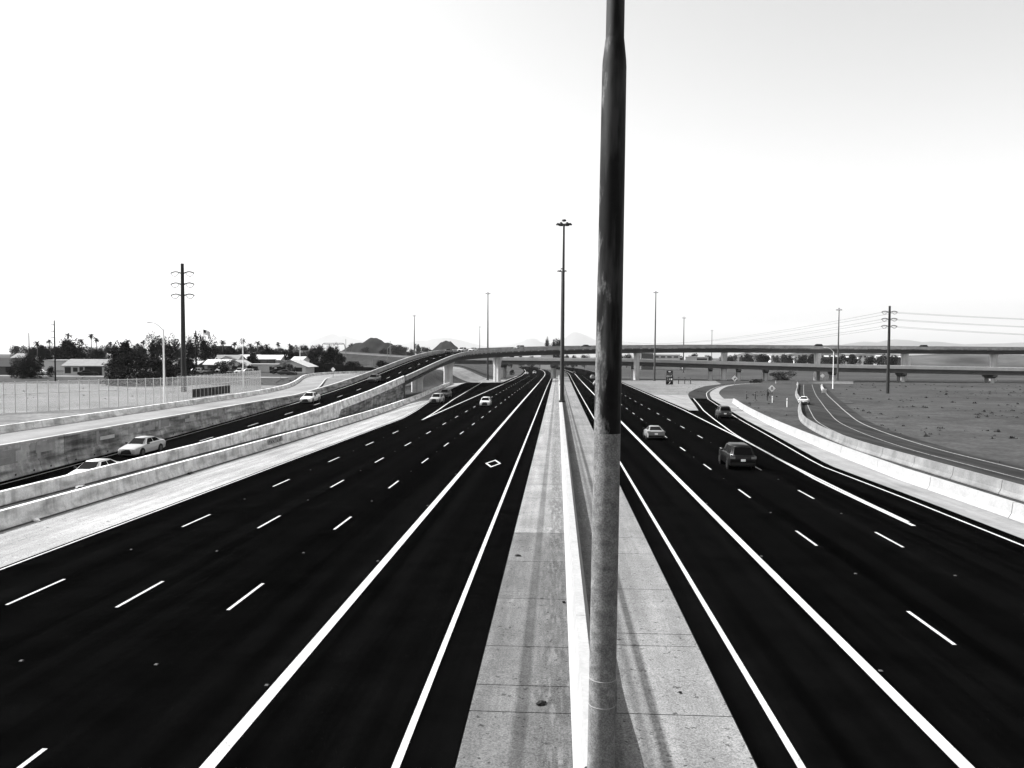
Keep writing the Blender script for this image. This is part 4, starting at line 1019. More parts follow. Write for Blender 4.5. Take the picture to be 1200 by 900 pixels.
CROWN = [crown_mesh('crown', 10 + i, 3800, 16, LEAF, .065) for i in range(4)]
CROWN_M = [crown_mesh('crown', 20 + i, 3200, 16, LEAF2, .06) for i in range(3)]
CROWN_E = [crown_mesh('crown', 30 + i, 3600, 20, LEAF, .06, 1.2) for i in range(3)]
BUSH = [crown_mesh('crown', 40 + i, 11000, 48, LEAF, .035, .9) for i in range(2)]
def trunk_mesh(seed):
    rnd = random.Random(seed); mb = MB(); mb.tube((0, 0, 0), (.01, 0, .30), .035, .024, 8)
    for i in range(6):
        a_ = rnd.uniform(0, 6.28); r_ = rnd.uniform(.12, .26); z1 = rnd.uniform(.5, .75)
        mb.tube((.01, 0, .27), (r_ * .5 * math.cos(a_), r_ * .5 * math.sin(a_), .27 + (z1 - .27) * .55), .018, .012, 6); mb.tube((r_ * .5 * math.cos(a_), r_ * .5 * math.sin(a_), .27 + (z1 - .27) * .55), (r_ * math.cos(a_), r_ * math.sin(a_), z1), .012, .004, 5)
    return mb.mesh('trunk', BARK, True)
TRUNK = [trunk_mesh(i) for i in range(3)]
KX = lambda px: (lambda d: d.x / d.y)(_f + _r * ((px - 600) / 941.0) + _u * ((450 - 409) / 941.0))
_tn = [0]
def tree(px, ytop, wpx, dist, label, kind='leaf', zb=None, group='trees in the neighbourhood', name='tree', cat='tree', low=0):
    x = KX(px) * dist; zb = gz(x, dist) if zb is None else zb
    H = CAM_H + (409.5 - ytop) * dist / 941.0 - zb; W = wpx * dist / 941.0
    if H < .8: H = .8
    _tn[0] += 1; k = _tn[0]
    t = thing(name, label, cat, (x, dist, zb - .05), k * 2.4, group)
    pool = {'leaf': CROWN, 'mid': CROWN_M, 'euc': CROWN_E, 'bush': BUSH}[kind]
    sx = W; sz = H; cb_ = .16 * (1 - low)
    link('crown', pool[k % len(pool)], t, (0, 0, cb_ * sz - .03 * sz * low), None, (sx, sx, sz * (1 - cb_))); link('trunk', TRUNK[k % 3], t, None, None, (min(sx, sz * .8), min(sx, sz * .8), sz))
    return t
ORD = ['first', 'second', 'third', 'fourth', 'fifth', 'sixth', 'seventh', 'eighth', 'ninth', 'tenth', 'eleventh', 'twelfth', 'thirteenth', 'fourteenth', 'fifteenth', 'sixteenth', 'seventeenth', 'eighteenth', 'nineteenth', 'twentieth', '21st', '22nd', '23rd', '24th', '25th', '26th']
# the big dark bush behind the fence
tree(166, 414, 78, 150, 'huge dark spreading bush behind the chain link fence', 'bush', low=1, name='bush', cat='bush')
tree(139, 403.5, 24, 166, 'leafy tree growing out of the left end of the huge bush', 'leaf')
tree(30, 420, 32, 178, 'dark bushy shrub at the far left beside the dark roofed house', 'bush', low=1, name='bush', cat='bush')
tree(58.5, 432, 9, 186, 'round grey shrub left of the ranch house', 'mid', low=1, name='bush', cat='bush')
tree(126, 431, 8, 205, 'round grey shrub at the right end of the ranch house', 'mid', low=1, name='bush', cat='bush')
tree(88, 400.5, 28, 252, 'broad round dark tree standing behind the ranch house', 'leaf')
tree(104, 412, 12, 262, 'small dark tree right of the broad round one behind the ranch house', 'leaf')
for k, (px, yt, w_, d_, kd) in enumerate(((38, 410, 14, 300, 'leaf'), (50, 408, 15, 310, 'leaf'), (58, 407, 12, 300, 'euc'), (70, 408, 14, 305, 'leaf'), (76, 409, 12, 320, 'mid'))):
    tree(px, yt, w_, d_, '%s from the left of the dark trees left of the broad round tree' % ORD[k], kd)
for k, (px, yt, w_, d_, kd) in enumerate(((114, 411, 14, 275, 'leaf'), (121, 413, 12, 280, 'mid'), (156, 409, 14, 290, 'leaf'), (168, 411, 12, 280, 'leaf'))):
    tree(px, yt, w_, d_, '%s of the small trees, from the left, between round tree and eucalypts' % ORD[k], kd)
tree(179, 394, 18, 240, 'tall eucalyptus left of the massive steel pole', 'euc')
tree(199, 396, 24, 235, 'broad eucalyptus immediately left of the massive steel pole', 'euc')
tree(222, 396.5, 16, 240, 'eucalyptus behind the wooden utility pole right of the steel pole', 'euc')
tree(240, 394, 26, 245, 'tallest broad eucalyptus right of the wooden utility pole', 'euc')
tree(210, 411, 12, 218, 'round pale shrub tree tucked against the left of the steel pole', 'mid')
tree(222, 420, 14, 205, 'low dark bush right of the foot of the steel pole', 'leaf', low=1)
tree(190, 424, 22, 200, 'low dark bush between the huge bush and the steel pole', 'leaf', low=1)
tree(262, 424, 19, 222, 'wide low mesquite beside the white gabled houses', 'mid', low=.5)
for k, (px, yt, w_, d_, kd) in enumerate(((256, 411, 16, 290, 'leaf'), (271, 409.5, 20, 280, 'leaf'), (284, 409, 18, 285, 'leaf'), (296, 414, 13, 250, 'leaf'), (305, 411, 16, 310, 'mid'), (314, 409, 16, 300, 'leaf'), (324, 410, 18, 310, 'mid'), (334, 411, 14, 290, 'leaf'), (343, 411, 18, 265, 'leaf'), (350, 414, 12, 270, 'mid'))):
    tree(px, yt, w_, d_, '%s from the left of the dark trees behind the white gabled houses' % ORD[k], kd)
tree(356, 428, 11, 240, 'dark bush at the left end of the dark block wall', 'leaf', low=1, name='bush', cat='bush')
for k, (px, yt, w_, d_, kd) in enumerate(((362, 411, 13, 285, 'mid'), (372, 406, 17, 275, 'leaf'), (385, 409, 16, 285, 'leaf'), (391, 405, 15, 290, 'euc'), (399, 415, 12, 270, 'leaf'))):
    tree(px, yt, w_, d_, '%s from the left in the clump of trees above the dark block wall' % ORD[k], kd)
tree(413, 424, 17, 262, 'low dark bush on the embankment above the dark block wall', 'leaf', low=1, name='bush', cat='bush')
tree(451, 423, 18, 268, 'dark bush growing just behind the ramp below the white ribbed wall', 'leaf', low=1, name='bush', cat='bush')
for k, (px, yt, w_, d_) in enumerate(((428, 408, 12, 900), (450, 409, 12, 850), (466, 405, 14, 900), (473, 407, 12, 900), (482, 410, 10, 800), (490, 404, 8, 1200), (496, 407, 10, 1100), (503, 408, 9, 1000))):
    tree(px, yt, w_, d_, '%s from the left of the far trees between the ramp crest and the buttes' % ORD[k], 'leaf' if k % 3 else 'mid', group='far trees')
random.seed(77)
for k, (px, yt, w_) in enumerate(((642, 397.5, 8), (649, 398, 8), (655, 398.5, 7))):
    tree(px, yt, w_, 620, '%s of three tree tops, from the left, above the flyover by the median mast' % ORD[k], 'leaf', zb=fz(620), group='far trees')
for k in range(22):
    px = 722 + k * 15.5 + random.uniform(-4, 4); yt = random.uniform(413.2, 416.5); tree(px, yt, random.uniform(10, 17), random.uniform(620, 760), '%s of the far trees, from the left, between the decks right of the foreground pole' % ORD[k], 'leaf' if k % 4 else 'mid', group='far trees between the decks')
for k in range(8):
    px = 600 + k * 12.5 + random.uniform(-3, 3); tree(px, random.uniform(415, 417.5), random.uniform(7, 11), random.uniform(620, 700), '%s of the low trees, from the left, between decks left of the foreground pole' % ORD[k], 'mid' if k % 2 else 'leaf', group='far trees between the decks')
for k, (px, yb, w_, d_) in enumerate(((916, 441, 24, 320), (600, 437, 6, 420), (592, 438, 5, 410), (890, 446, 8, 318))):
    x = KX(px) * d_; tree(px, yb - (8 if k == 0 else 4), w_, d_, ['scrubby grey mesquite under the overpass at right', 'right one of two small round shrubs behind the flyover pier', 'left one of two small round shrubs behind the flyover pier', 'small shrub beside the black car under the overpass'][k], 'mid', zb=fz(d_) if x > -20 else None, low=1, name='bush', cat='bush', group='scrub under the bridges')
for k, (px, yt, w_) in enumerate(((226, 428, 8), (236, 431, 6), (247, 430, 8), (277, 430, 7), (283, 426, 9), (293, 429, 7), (300, 432, 6), (330, 430, 8), (338, 427, 10), (345, 431, 7))):
    tree(px, yt, w_, 217 + (k % 4) * 2, '%s from the left of the low yard shrubs in front of the white gabled houses' % ORD[k], 'leaf' if k % 2 else 'mid', low=1, name='bush', cat='bush', group='yard shrubs')
random.seed(61)
for k in range(26):
    px = 20 + k * 14.6 + random.uniform(-4, 4)
    tree(px, random.uniform(405.5, 409), random.uniform(11, 17), random.uniform(430, 520), '%s from the left of the farthest low trees along the left skyline' % ORD[k], 'leaf' if k % 3 else 'mid', low=.6, group='farthest trees on the left skyline')
# palms
def palm_head(seed):
    rnd = random.Random(seed); mb = MB()
    for i in range(26):
        a_ = rnd.uniform(0, 6.28); el = rnd.uniform(-.5, 1.1); L_ = rnd.uniform(1.2, 1.7); pv = None; n = 4
        for k in range(n + 1):
            u_ = k / n; e = el - 1.1 * u_; c = Vector((math.cos(a_) * math.cos(el) * L_ * u_, math.sin(a_) * math.cos(el) * L_ * u_, math.sin(el) * L_ * u_ - .7 * u_ * u_))
            w_ = .20 * math.sin(math.pi * (.15 + .8 * u_)); sd_ = Vector((-math.sin(a_), math.cos(a_), 0)) * w_
            cur = (c - sd_, c + Vector((0, 0, .06)), c + sd_)
            if pv: mb.add([pv[0], pv[1], cur[1], cur[0]], [(0, 1, 2, 3)]); mb.add([pv[1], pv[2], cur[2], cur[1]], [(0, 1, 2, 3)])
            pv = cur
    for i in range(14):
        a_ = rnd.uniform(0, 6.28); mb.tube((.1 * math.cos(a_), .1 * math.sin(a_), 0), (.34 * math.cos(a_), .34 * math.sin(a_), -rnd.uniform(.7, 1.3)), .06, .02, 4)
    return mb.mesh('crown', LEAF_PALM)
PALMS = [palm_head(i) for i in range(3)]
pl_ = sorted([(44, 402, 300), (80, 392.5, 330), (107, 393, 330), (113, 397.5, 340), (129, 402.5, 380), (143, 402.5, 370), (157, 406, 420), (161, 404, 420), (168, 400.5, 380), (261, 400, 330), (285, 397.8, 330), (302, 401, 360), (313, 404, 350), (326, 402, 380), (58, 400, 360), (96, 399, 350), (150, 399.5, 360), (188, 398, 350), (275, 402, 360), (293, 403.5, 380), (340, 404, 380), (412, 403, 900), (409.5, 405, 900)])
for k, (px, yt, d_) in enumerate(pl_):
    x = KX(px) * d_; H = CAM_H + (409.5 - yt) * d_ / 941 - .9
    t = thing('palm_tree', '%s from the left of the thin fan palms on the left skyline' % ORD[k], 'palm tree', (x, d_, .85), k * 1.7, 'fan palms on the left skyline')
    mb = MB(); mb.tube((0, 0, 0), (.12 * ((k % 3) - 1), 0, H * .55), .24, .17, 8, False); mb.tube((.12 * ((k % 3) - 1), 0, H * .55), (0, 0, H - .6), .17, .14, 8); mb.build('trunk', PALM_BARK, t, True)
    s = 1.35 if d_ < 600 else 1.9; link('crown', PALMS[k % 3], t, (0, 0, H - .75), None, (s, s, s))

# buildings -----------------------------------------------------------------------------------
def bh(ytop, d, zb): return CAM_H - (ytop - 409.5) * d / 941.0 - zb
def house(x, y, w_, d_, hw, hr, label, roof=ROOF_W, wall_=WALL_W, rz_=0, openings=(), zb=.9, gable='x', over_=.5, group='houses in the neighbourhood', name='house', cat='house'):
    """front faces the camera (-y). gable 'x': ridge along x; 'y': gable end to the front"""
    t = thing(name, label, cat, (x, y, zb), rz_, group); a, b = w_ / 2, d_ / 2
    mb = MB(); mb.box((0, 0, hw / 2), (w_, d_, hw))
    if gable == 'x' and hr > .3: mb.add([(-a, -b, hw), (-a, b, hw), (-a, 0, hw + hr), (a, -b, hw), (a, b, hw), (a, 0, hw + hr)], [(0, 2, 1), (3, 4, 5)])
    if gable == 'y' and hr > .3: mb.add([(-a, -b, hw), (a, -b, hw), (0, -b, hw + hr)], [(0, 1, 2)])
    mb.build('wall', wall_, t)
    o = over_; mb = MB(); th = .14
    if hr <= .3: mb.box((0, 0, hw + .12), (w_ + o, d_ + o, .24))
    elif gable == 'x':
        k = hr / b
        for s in (1, -1):
            r0 = [(-a - o, s * (b + o), hw - o * k), (a + o, s * (b + o), hw - o * k), (a + o, 0, hw + hr), (-a - o, 0, hw + hr)]
            mb.loft([r0, [(p[0], p[1], p[2] + th) for p in r0]])
    else:
        k = hr / a
        for s in (1, -1):
            r0 = [(s * (a + o), -b - o, hw - o * k), (s * (a + o), b + o, hw - o * k), (0, b + o, hw + hr), (0, -b - o, hw + hr)]
            mb.loft([r0, [(p[0], p[1], p[2] + th) for p in r0]])
    fix_normals(mb.build('roof', roof, t).data)
    for (kind, ox, ow, oz, oh) in openings:
        MB().box((ox, -b - .02, oz + oh / 2), (ow, .1, oh)).build(kind, OPEN_D, t)
    return t
W = 'window'
house(-121.5, 204, 11.5, 7.5, 2.5, 1.5, 'white ranch house with grey roof and open carport left of the huge bush', ROOF_G, WALL_W, 0, ((W, -4.6, 1.6, .5, 1.6), (W, -2.6, 1.2, .9, 1.1), ('door', -1.0, 1.0, 0, 2.1), ('carport', 2.2, 4.6, 0, 2.2)))
house(-112.6, 206, 4.4, 6, 2.5, 1.2, 'small white gable end building at the right of the ranch house', ROOF_W, WALL_W, 0, (), gable='y')
house(-146, 206, 13, 8, 2.2, 2.0, 'house with dark hipped looking roof at the far left behind bushes', ROOF_D, WALL_G, 0, ((W, 3, 2, .6, 1.4),))
house(-150, 245, 18, 9, 3.0, .2, 'long white flat roofed building behind the wooden utility pole', ROOF_W, WALL_W, 0, ())
house(-121, 247, 8, 7, 3.0, .9, 'white roofed house behind the right end of the ranch house', ROOF_W, WALL_W, 0, ())
house(-112, 238, 6, 6, 3.0, 1.2, 'pale gabled shed showing between ranch house and huge bush', ROOF_W, WALL_W, .3, (), gable='y')
house(-108, 231, 7, 7, 2.3, .9, 'white roofed house immediately right of the steel pole', ROOF_W, WALL_G, 0, ((W, 1.5, 2.2, .3, 1.5),))
house(-100, 233, 6.5, 7, 2.4, 1.3, 'white gabled house with dark garage right of the utility pole', ROOF_W, WALL_W, 0, (('garage_door', -.6, 3.2, 0, 2.0),), gable='x')
house(-93.5, 232, 5.2, 7, 2.2, 1.4, 'white house with a gable front beside the low mesquite', ROOF_W, WALL_W, 0, (('garage_door', .2, 2.6, 0, 1.9),), gable='y')
house(-86.5, 236, 10, 5, 2.3, .2, 'long low white wall building behind the armless lamp pole', ROOF_W, WALL_W, 0, (W and (W, -3, 1.5, .6, 1.2), (W, 2, 1.5, .6, 1.2)))
house(-76.5, 231, 8.6, 8, 2.1, 1.7, 'white house with wide low gable beside the street, right of the lamp pole', ROOF_W, WALL_W, 0, ((W, -2.4, 1.6, .5, 1.2), (W, 2.4, 1.6, .5, 1.2), ('carport', -3.6, 1.2, 0, 1.9)), gable='y', over_=1.0)
random.seed(31)
rowh = []
for k in range(9):
    px = 225 + k * 13.5; d_ = 262 + (k % 3) * 9
    house(KX(px) * d_, d_, random.uniform(7, 10), 7, 3.3, random.choice((.2, 1.2, 1.5)), '%s from the left in the second row of pale houses behind the gabled ones' % ORD[k], ROOF_W if k % 3 else ROOF_G, WALL_W if k % 2 else WALL_G, 0, ((W, -1.5, 1.6, .7, 1.2), (W, 1.5, 1.6, .7, 1.2)), gable='x' if k % 2 else 'y', group='second row of houses')
for k in range(9):
    px = 34 + k * 21.0; d_ = 330 + (k % 3) * 14
    house(KX(px) * d_, d_, random.uniform(8, 12), 8, 2.8, random.choice((.2, 1.4, 1.7)), '%s from the left of the pale roofs among the trees on the left skyline' % ORD[k], ROOF_W if k % 4 else ROOF_G, WALL_W, 0, (), gable='x', group='far roofs at the left')
house(KX(261) * 520, 520, 9, 9, 8.5, .2, 'far grey office block between the eucalyptus and the palms', ROOF_G, WALL_G, 0, tuple((W, -3 + 2 * i, 1.3, 5.5, 1.2) for i in range(4)), name='office_building', cat='building', group='far buildings')
# far buildings between the decks
house(82, 640, 26, 16, bh(414.6, 640, fz(640)), .2, 'long pale warehouse with dark window band between the decks, right of the foreground pole', ROOF_W, WALL_W, 0, tuple((W, -10 + 5 * i, 3.4, 9.2, 1.1) for i in range(5)), zb=fz(640), name='warehouse', cat='building', group='far buildings')
house(110, 650, 18, 14, bh(417, 650, fz(650)), .2, 'lower pale warehouse at the right end of the long one', ROOF_W, WALL_W, 0, ((W, 4, 8, 7.4, 1.4),), zb=fz(650), name='warehouse', cat='building', group='far buildings')
house(68, 620, 9, 10, bh(413.2, 620, fz(620)), .2, 'grey block building at the right edge of the foreground pole between the decks', ROOF_G, WALL_G, 0, (), zb=fz(620), name='warehouse', cat='building', group='far buildings')
house(-8, 600, 9, 8, bh(415.5, 600, fz(600)), .2, 'white box building between the decks left of the median mast', ROOF_W, WALL_W, 0, (), zb=fz(600), name='warehouse', cat='building', group='far buildings')
random.seed(8)
for k in range(16):
    px = 872 + k * 12.5 + random.uniform(-3, 3); d_ = random.uniform(780, 900); x = KX(px) * d_
    house(x, d_, random.uniform(8, 16), 9, bh(random.uniform(414.5, 418), d_, fz(d_) + 1), random.choice((.2, 1.2)), '%s from the left of the pale hillside houses between the decks at right' % ORD[k], ROOF_W if k % 3 else ROOF_G, WALL_W if k % 2 else WALL_G, 0, ((W, -2, 2, 9, 2), (W, 2, 2, 9, 2)), zb=fz(d_) + 1, group='hillside houses')
# parked vehicles by the houses
GP = 'parked cars by the houses'
car('sedan', P_DARK, -119.0, 197.5, .92, 1.2, 'black car parked in front of the ranch house carport', GP, simple=True)
car('suv', P_WHITE, -96, 224, .92, math.pi, 'white SUV parked by the low mesquite', GP, simple=True)
car('sedan', P_DARK, -78.0, 221, .92, 1.4, 'dark car parked in front of the wide gabled white house', GP, simple=True)
PK = ['white', 'silver', 'grey', 'black']; PM_ = [P_WHITE, P_SILVER, P_GREY, P_DARK]; random.seed(12)
for k, px in enumerate((46, 228, 243, 272, 281, 290, 336)):
    d_ = 214 if px > 200 else 200; c_ = k % 4
    car(('sedan', 'suv', 'mpv')[k % 3], PM_[c_], KX(px) * d_, d_, .92, random.choice((1.57, -1.57, math.pi)), '%s from the left of the small cars parked along the side street' % ORD[k], 'cars along the side street', simple=True)
for k, (px, d_, w_) in enumerate(((224, 243, 4), (238, 246, 5), (267, 248, 4), (279, 243, 5), (341, 246, 5), (352, 250, 4), (30, 268, 6), (96, 270, 6))):
    house(KX(px) * d_, d_, w_, 4, 2.6 + (k % 3) * .5, random.choice((.2, .9)), '%s from the left of the small pale sheds among the houses' % ORD[k], ROOF_W if k % 2 else ROOF_G, WALL_W, random.uniform(-.3, .3), (('door', 0, .9, 0, 1.9),), gable='x' if k % 2 else 'y', over_=.25, group='sheds', name='shed', cat='shed')
# dark block wall above the frontage bend
bw_ = thing('block_wall', 'dark block wall stepping down behind the frontage road bend', 'wall', (-73, 238, .6))
for i in range(7):
    MB().box((1.45 + i * 2.9, i * .35, 1.55 - i * .13), (2.86, .3, 3.3 - i * .26)).build('panel', BLOCK_D, bw_)
    MB().box((.02 + i * 2.9, i * .35 - .05, 1.6 - i * .13), (.3, .4, 3.4 - i * .26)).build('pilaster', BLOCK_D, bw_)
# signs --------------------------------------------------------------------------------------
def diamond_sign(x, y, zb, H, s, label, arrow=None, posts=1):
    t = thing('warning_sign', label, 'sign', (x, y, zb), 0, 'diamond warning signs')
    for k in range(posts):
        MB().box(((k - (posts - 1) / 2) * s * .8, .05, (H) / 2), (.09, .06, H)).build('post', SIGN_GRY, t)
    r_ = [(s * .7, H), (0, H + s * .7), (-s * .7, H), (0, H - s * .7)]
    mb = MB(); mb.loft([[(a, .0, b) for a, b in r_], [(a, -.03, b) for a, b in r_]]); pn = fix_normals(mb.build('panel', SIGN_WHT, t).data)
    if arrow == 'curve':
        mb = MB(); mb.box((.0, -.045, H - s * .12), (s * .14, .02, s * .42)); mb.add([(-s * .2, -.05, H + s * .08), (s * .2, -.05, H + s * .08), (0, -.05, H + s * .36)], [(0, 1, 2)]); mb.box((s * .2, -.045, H - s * .12), (s * .12, .02, s * .2)); mb.box((-s * .2, -.045, H - s * .12), (s * .12, .02, s * .2)); mb.build('arrow', SIGN_BLK, t)
    if arrow == 'bend':
        mb = MB(); mb.box((-s * .1, -.045, H - s * .2), (s * .16, .02, s * .4)); mb.box((0, -.045, H + s * .02), (s * .32, .02, s * .14)); mb.add([(s * .06, -.05, H - s * .12), (s * .38, -.05, H + s * .04), (s * .06, -.05, H + s * .24)], [(0, 1, 2)]); mb.build('arrow', SIGN_BLK, t)
    return t
diamond_sign(43.6, 166, fz(166), 2.5, 1.0, 'diamond warning sign with dark arrows standing between the two right ramps', 'curve', 2)
diamond_sign(52.2, 240, fz(240), 2.9, 1.25, 'diamond bend sign at the curve of the exit ramp', 'bend')
diamond_sign(-55.5, 196, .9, 2.0, .82, 'plain white diamond sign on the gravel inside the frontage road bend')
diamond_sign(104, 322, fz(322), 2.4, 1.2, 'dim diamond sign in the shade under the overpass at right')
# stacked black exit sign
ex = thing('exit_sign', 'tall stacked black exit sign with white lettering and arrow on the gravel gore', 'sign', (35.9, 260, fz(260)), 0)
for s in (-.75, .75): MB().box((s, .14, 2.4), (.14, .1, 4.8)).build('post', SIGN_GRY, ex)
def panel(zc, w_, h_):
    pn = MB().box((0, 0, zc), (w_, .08, h_)).build('panel', SIGN_BLK, ex)
    f_ = .05
    for (cx, cz, dx, dz) in ((0, zc + h_ / 2, w_ + f_, f_), (0, zc - h_ / 2, w_ + f_, f_), (w_ / 2, zc, f_, h_ - f_), (-w_ / 2, zc, f_, h_ - f_)):
        MB().box((cx, -.012, cz), (dx, .1, dz)).build('border', SIGN_GRY, pn)
    return pn
p1 = panel(4.25, 2.0, 1.3); p2 = panel(2.55, 2.3, 1.95); p3 = panel(.95, 2.3, 1.1)
mb = MB(); ringo = [(.45 * math.cos(a), -.06, 4.5 + .16 * math.sin(a)) for a in [2 * math.pi * i / 16 for i in range(16)]]; mb.add(ringo, [tuple(range(16))]); mb.build('oval_mark', SIGN_WHT, p1)
for cx, w_ in ((-.55, .3), (-.1, .22), (.2, .2), (.55, .26)): MB().box((cx, -.055, 3.95), (w_, .03, .26)).build('lettering', SIGN_GRY, p1)
def letters(txt, x0, z0, h_, w_, gap, parent):
    S_ = {'E': [((0, 0), (0, 1)), ((0, 0), (1, 0)), ((0, .5), (.8, .5)), ((0, 1), (1, 1))], 'X': [((0, 0), (1, 1)), ((0, 1), (1, 0))], 'I': [((.5, 0), (.5, 1))], 'T': [((.5, 0), (.5, 1)), ((0, 1), (1, 1))]}
    for i, ch in enumerate(txt):
        mb = MB()
        for (a, b), (c, d) in S_[ch]: mb.tube((x0 + i * (w_ + gap) + a * w_, -.05, z0 + b * h_), (x0 + i * (w_ + gap) + c * w_, -.05, z0 + d * h_), .055, n=5)
        mb.build('letter', SIGN_WHT, parent)
letters('EXIT', -.85, 2.8, .5, .32, .14, p2)
for cx, w_, mt in ((-.6, .5, SIGN_GRY), (.0, .16, SIGN_WHT), (.62, .46, SIGN_WHT)): MB().box((cx, -.055, 2.1), (w_, .03, .52)).build('lettering', mt, p2)
mb = MB(); mb.tube((-.25, -.05, .6), (.12, -.05, 1.1), .07, n=5); mb.add([(-.08, -.06, 1.14), (.16, -.06, .9), (.3, -.06, 1.36)], [(0, 1, 2)]); mb.build('arrow', SIGN_WHT, p3)
# dark posts and slim markers
for k, (x, y, h_, r_, mt, lb) in enumerate(((42.1, 282, 2.3, .14, STEEL_DK, 'left one of three dark posts right of the black exit sign'), (44.2, 282, 2.3, .14, STEEL_DK, 'middle one of three dark posts right of the black exit sign'), (46.2, 282, 2.1, .14, STEEL_DK, 'right one of three dark posts right of the black exit sign'),
        (39.7, 171, 1.7, .1, STEEL_DK, 'left one of two dark posts between the right ramps'), (41.5, 171, 1.6, .1, STEEL_DK, 'right one of two dark posts between the right ramps'), (41.6, 158, 1.3, .06, SIGN_WHT, 'slim white marker post between the right ramps'), (40.2, 143, 1.6, .06, SIGN_WHT, 'slim white marker post close to the entrance ramp barrier'))):
    t = thing('marker_post', lb, 'post', (x, y, fz(y)), 0, 'marker posts right of the freeway'); MB().lathe([(r_, 0), (r_, h_ - .05), (r_ * .6, h_)], 8).build('post', mt, t, True); MB().lathe([(r_ * 1.25, h_ * .72), (r_ * 1.25, h_ * .8)], 8).build('reflector_band', SIGN_GRY, t)
# dark double pole beside the diamond sign
t = thing('signal_post', 'dark stepped post just left of the diamond warning sign between the right ramps', 'post', (42.7, 166, fz(166)))
MB().lathe([(.09, 0), (.09, 2.3)], 8).build('post', STEEL_DK, t); MB().box((0.1, 0, 1.4), (.3, .2, .9)).build('box', STEEL_DK, t)
# overhead sign truss far left
gt = thing('sign_gantry', 'arched white overhead sign truss on the approach road beyond the left trees', 'gantry', (-113, 400, 6.4))
for s in (-1, 1):
    mb = MB(); pv = None
    for i in range(9):
        u_ = i / 8; p = (s * (6 - 1.6 * math.sin(u_ * math.pi / 2) * 0 - (1.4 * u_ ** 3)), 0, 4.4 * math.sin(u_ * math.pi / 2) - .1)
        if pv: mb.tube(pv, p, .22, n=6)
        pv = p
    mb.build('leg', SIGN_GRY, gt)
for z in (3.9, 4.5): MB().tube((-4.7, 0, z), (4.7, 0, z), .12, n=6).build('chord', SIGN_GRY, gt)
for i in range(10): MB().tube((-4.5 + i, 0, 3.9 if i % 2 else 4.5), (-3.5 + i, 0, 4.5 if i % 2 else 3.9), .06, n=5).build('brace', SIGN_GRY, gt)
# striped end panel of the right side barrier
t = thing('barrier_end_sign', 'striped panel at the near end of the short white right barrier', 'sign', (68.6, 210.6, fz(210)))
MB().box((0, .1, .45), (1.1, .06, 1.0)).build('panel', SIGN_WHT, t)
for i in range(4): MB().box((-.4 + .27 * i, .06, .45), (.11, .03, .9)).build('stripe', SIGN_BLK, t)
# debris ------------------------------------------------------------------------------------
def lump(name, label, x, y, s, seed, material=SIGN_BLK, zf=fz):
    b = bmesh.new(); bmesh.ops.create_icosphere(b, subdivisions=2, radius=1)
    for v in b.verts:
        n_ = noise.noise(v.co * 1.7 + Vector((seed, 0, 0))); v.co *= (1 + .55 * n_); v.co = Vector((v.co.x * s[0], v.co.y * s[1], max(-.2, v.co.z) * s[2]))
    me = bpy.data.meshes.new(name); b.to_mesh(me); b.free(); me.materials.append(material); o = link(name, me, None, (x, y, zf(y) + .03), (0, 0, seed)); return tag(o, label, 'debris', 'road debris')
lump('rubber_scrap', 'black rubber scrap lying on the left median shoulder near the camera', -.32, 18.35, (.14, .09, .05), 1.0)
lump('rubber_scrap', 'small dark scrap against the foot of the median barrier', .26, 26.2, (.06, .05, .05), 2.0)
lump('rubber_scrap', 'dark scrap at the left edge of the median shoulder', -1.55, 32.4, (.16, .08, .05), 3.0)
lump('rubber_scrap', 'dark lump in the gravel strip between the two left barriers', -28.4, 56.5, (.7, .35, .18), 4.0)
lump('rubber_scrap', 'dark clump lying at the foot of the left shoulder barrier', -25.4, 54.0, (.5, .15, .08), 5.0)
lump('pale_scrap', 'pale crumpled litter in the gravel strip by the ramp barrier', -29.2, 47.5, (.35, .3, .15), 6.0, SIGN_GRY)
lump('pale_scrap', 'pale litter at the foot of the shoulder barrier at the left edge', -25.4, 37.6, (.12, .2, .12), 7.0, SIGN_WHT)
lump('rubber_scrap', 'tiny dark pebble on the right median shoulder', 3.0, 19.2, (.05, .04, .03), 8.0)

# low desert scrub scattered over the open ground: too many and too small to count
random.seed(99); mb = MB(); rs_ = random.Random(3)
def tuft(x, y, r_):
    z = gz(x, y) - .08
    for i in range(16):
        a_ = rs_.uniform(0, 6.28); rr = r_ * rs_.uniform(.1, 1); h_ = r_ * rs_.uniform(.35, 1.0) * (1.15 - rr / r_); c = Vector((x + rr * math.cos(a_), y + rr * math.sin(a_), z + h_ * .5)); b_ = rs_.uniform(0, 6.28); w_ = r_ * .22
        mb.add([c + Vector((w_ * math.cos(b_), w_ * math.sin(b_), -h_ * .5)), c + Vector((-w_ * math.cos(b_), -w_ * math.sin(b_), -h_ * .4)), c + Vector((-w_ * .6 * math.sin(b_), w_ * .6 * math.cos(b_), h_ * .5))], [(0, 1, 2)])
for i in range(1100):
    y = rs_.uniform(60, 300); x = rs_.uniform(.26, .62) * y + 14
    if x < 46 + (y - 150) * .42 and y < 300: continue
    if noise.noise(Vector((x * .06, y * .06, 0))) < .0: continue
    tuft(x, y, rs_.choice((.12, .15, .2, .3, .5)))
for i in range(120):
    y = rs_.uniform(120, 230); x = rs_.uniform(36, 50) + (y - 160) * .3
    if y > 130 and x > 40 + (y - 150) * .28: continue
    tuft(x, y, rs_.uniform(.12, .4))
for i in range(260):
    y = rs_.uniform(75, 190); tuft(rs_.uniform(-130, -56), y, rs_.uniform(.12, .45))
for i in range(90):
    y = rs_.uniform(196, 320); tuft(rs_.uniform(27, 40) + (y - 196) * .13, y, rs_.uniform(.12, .35))
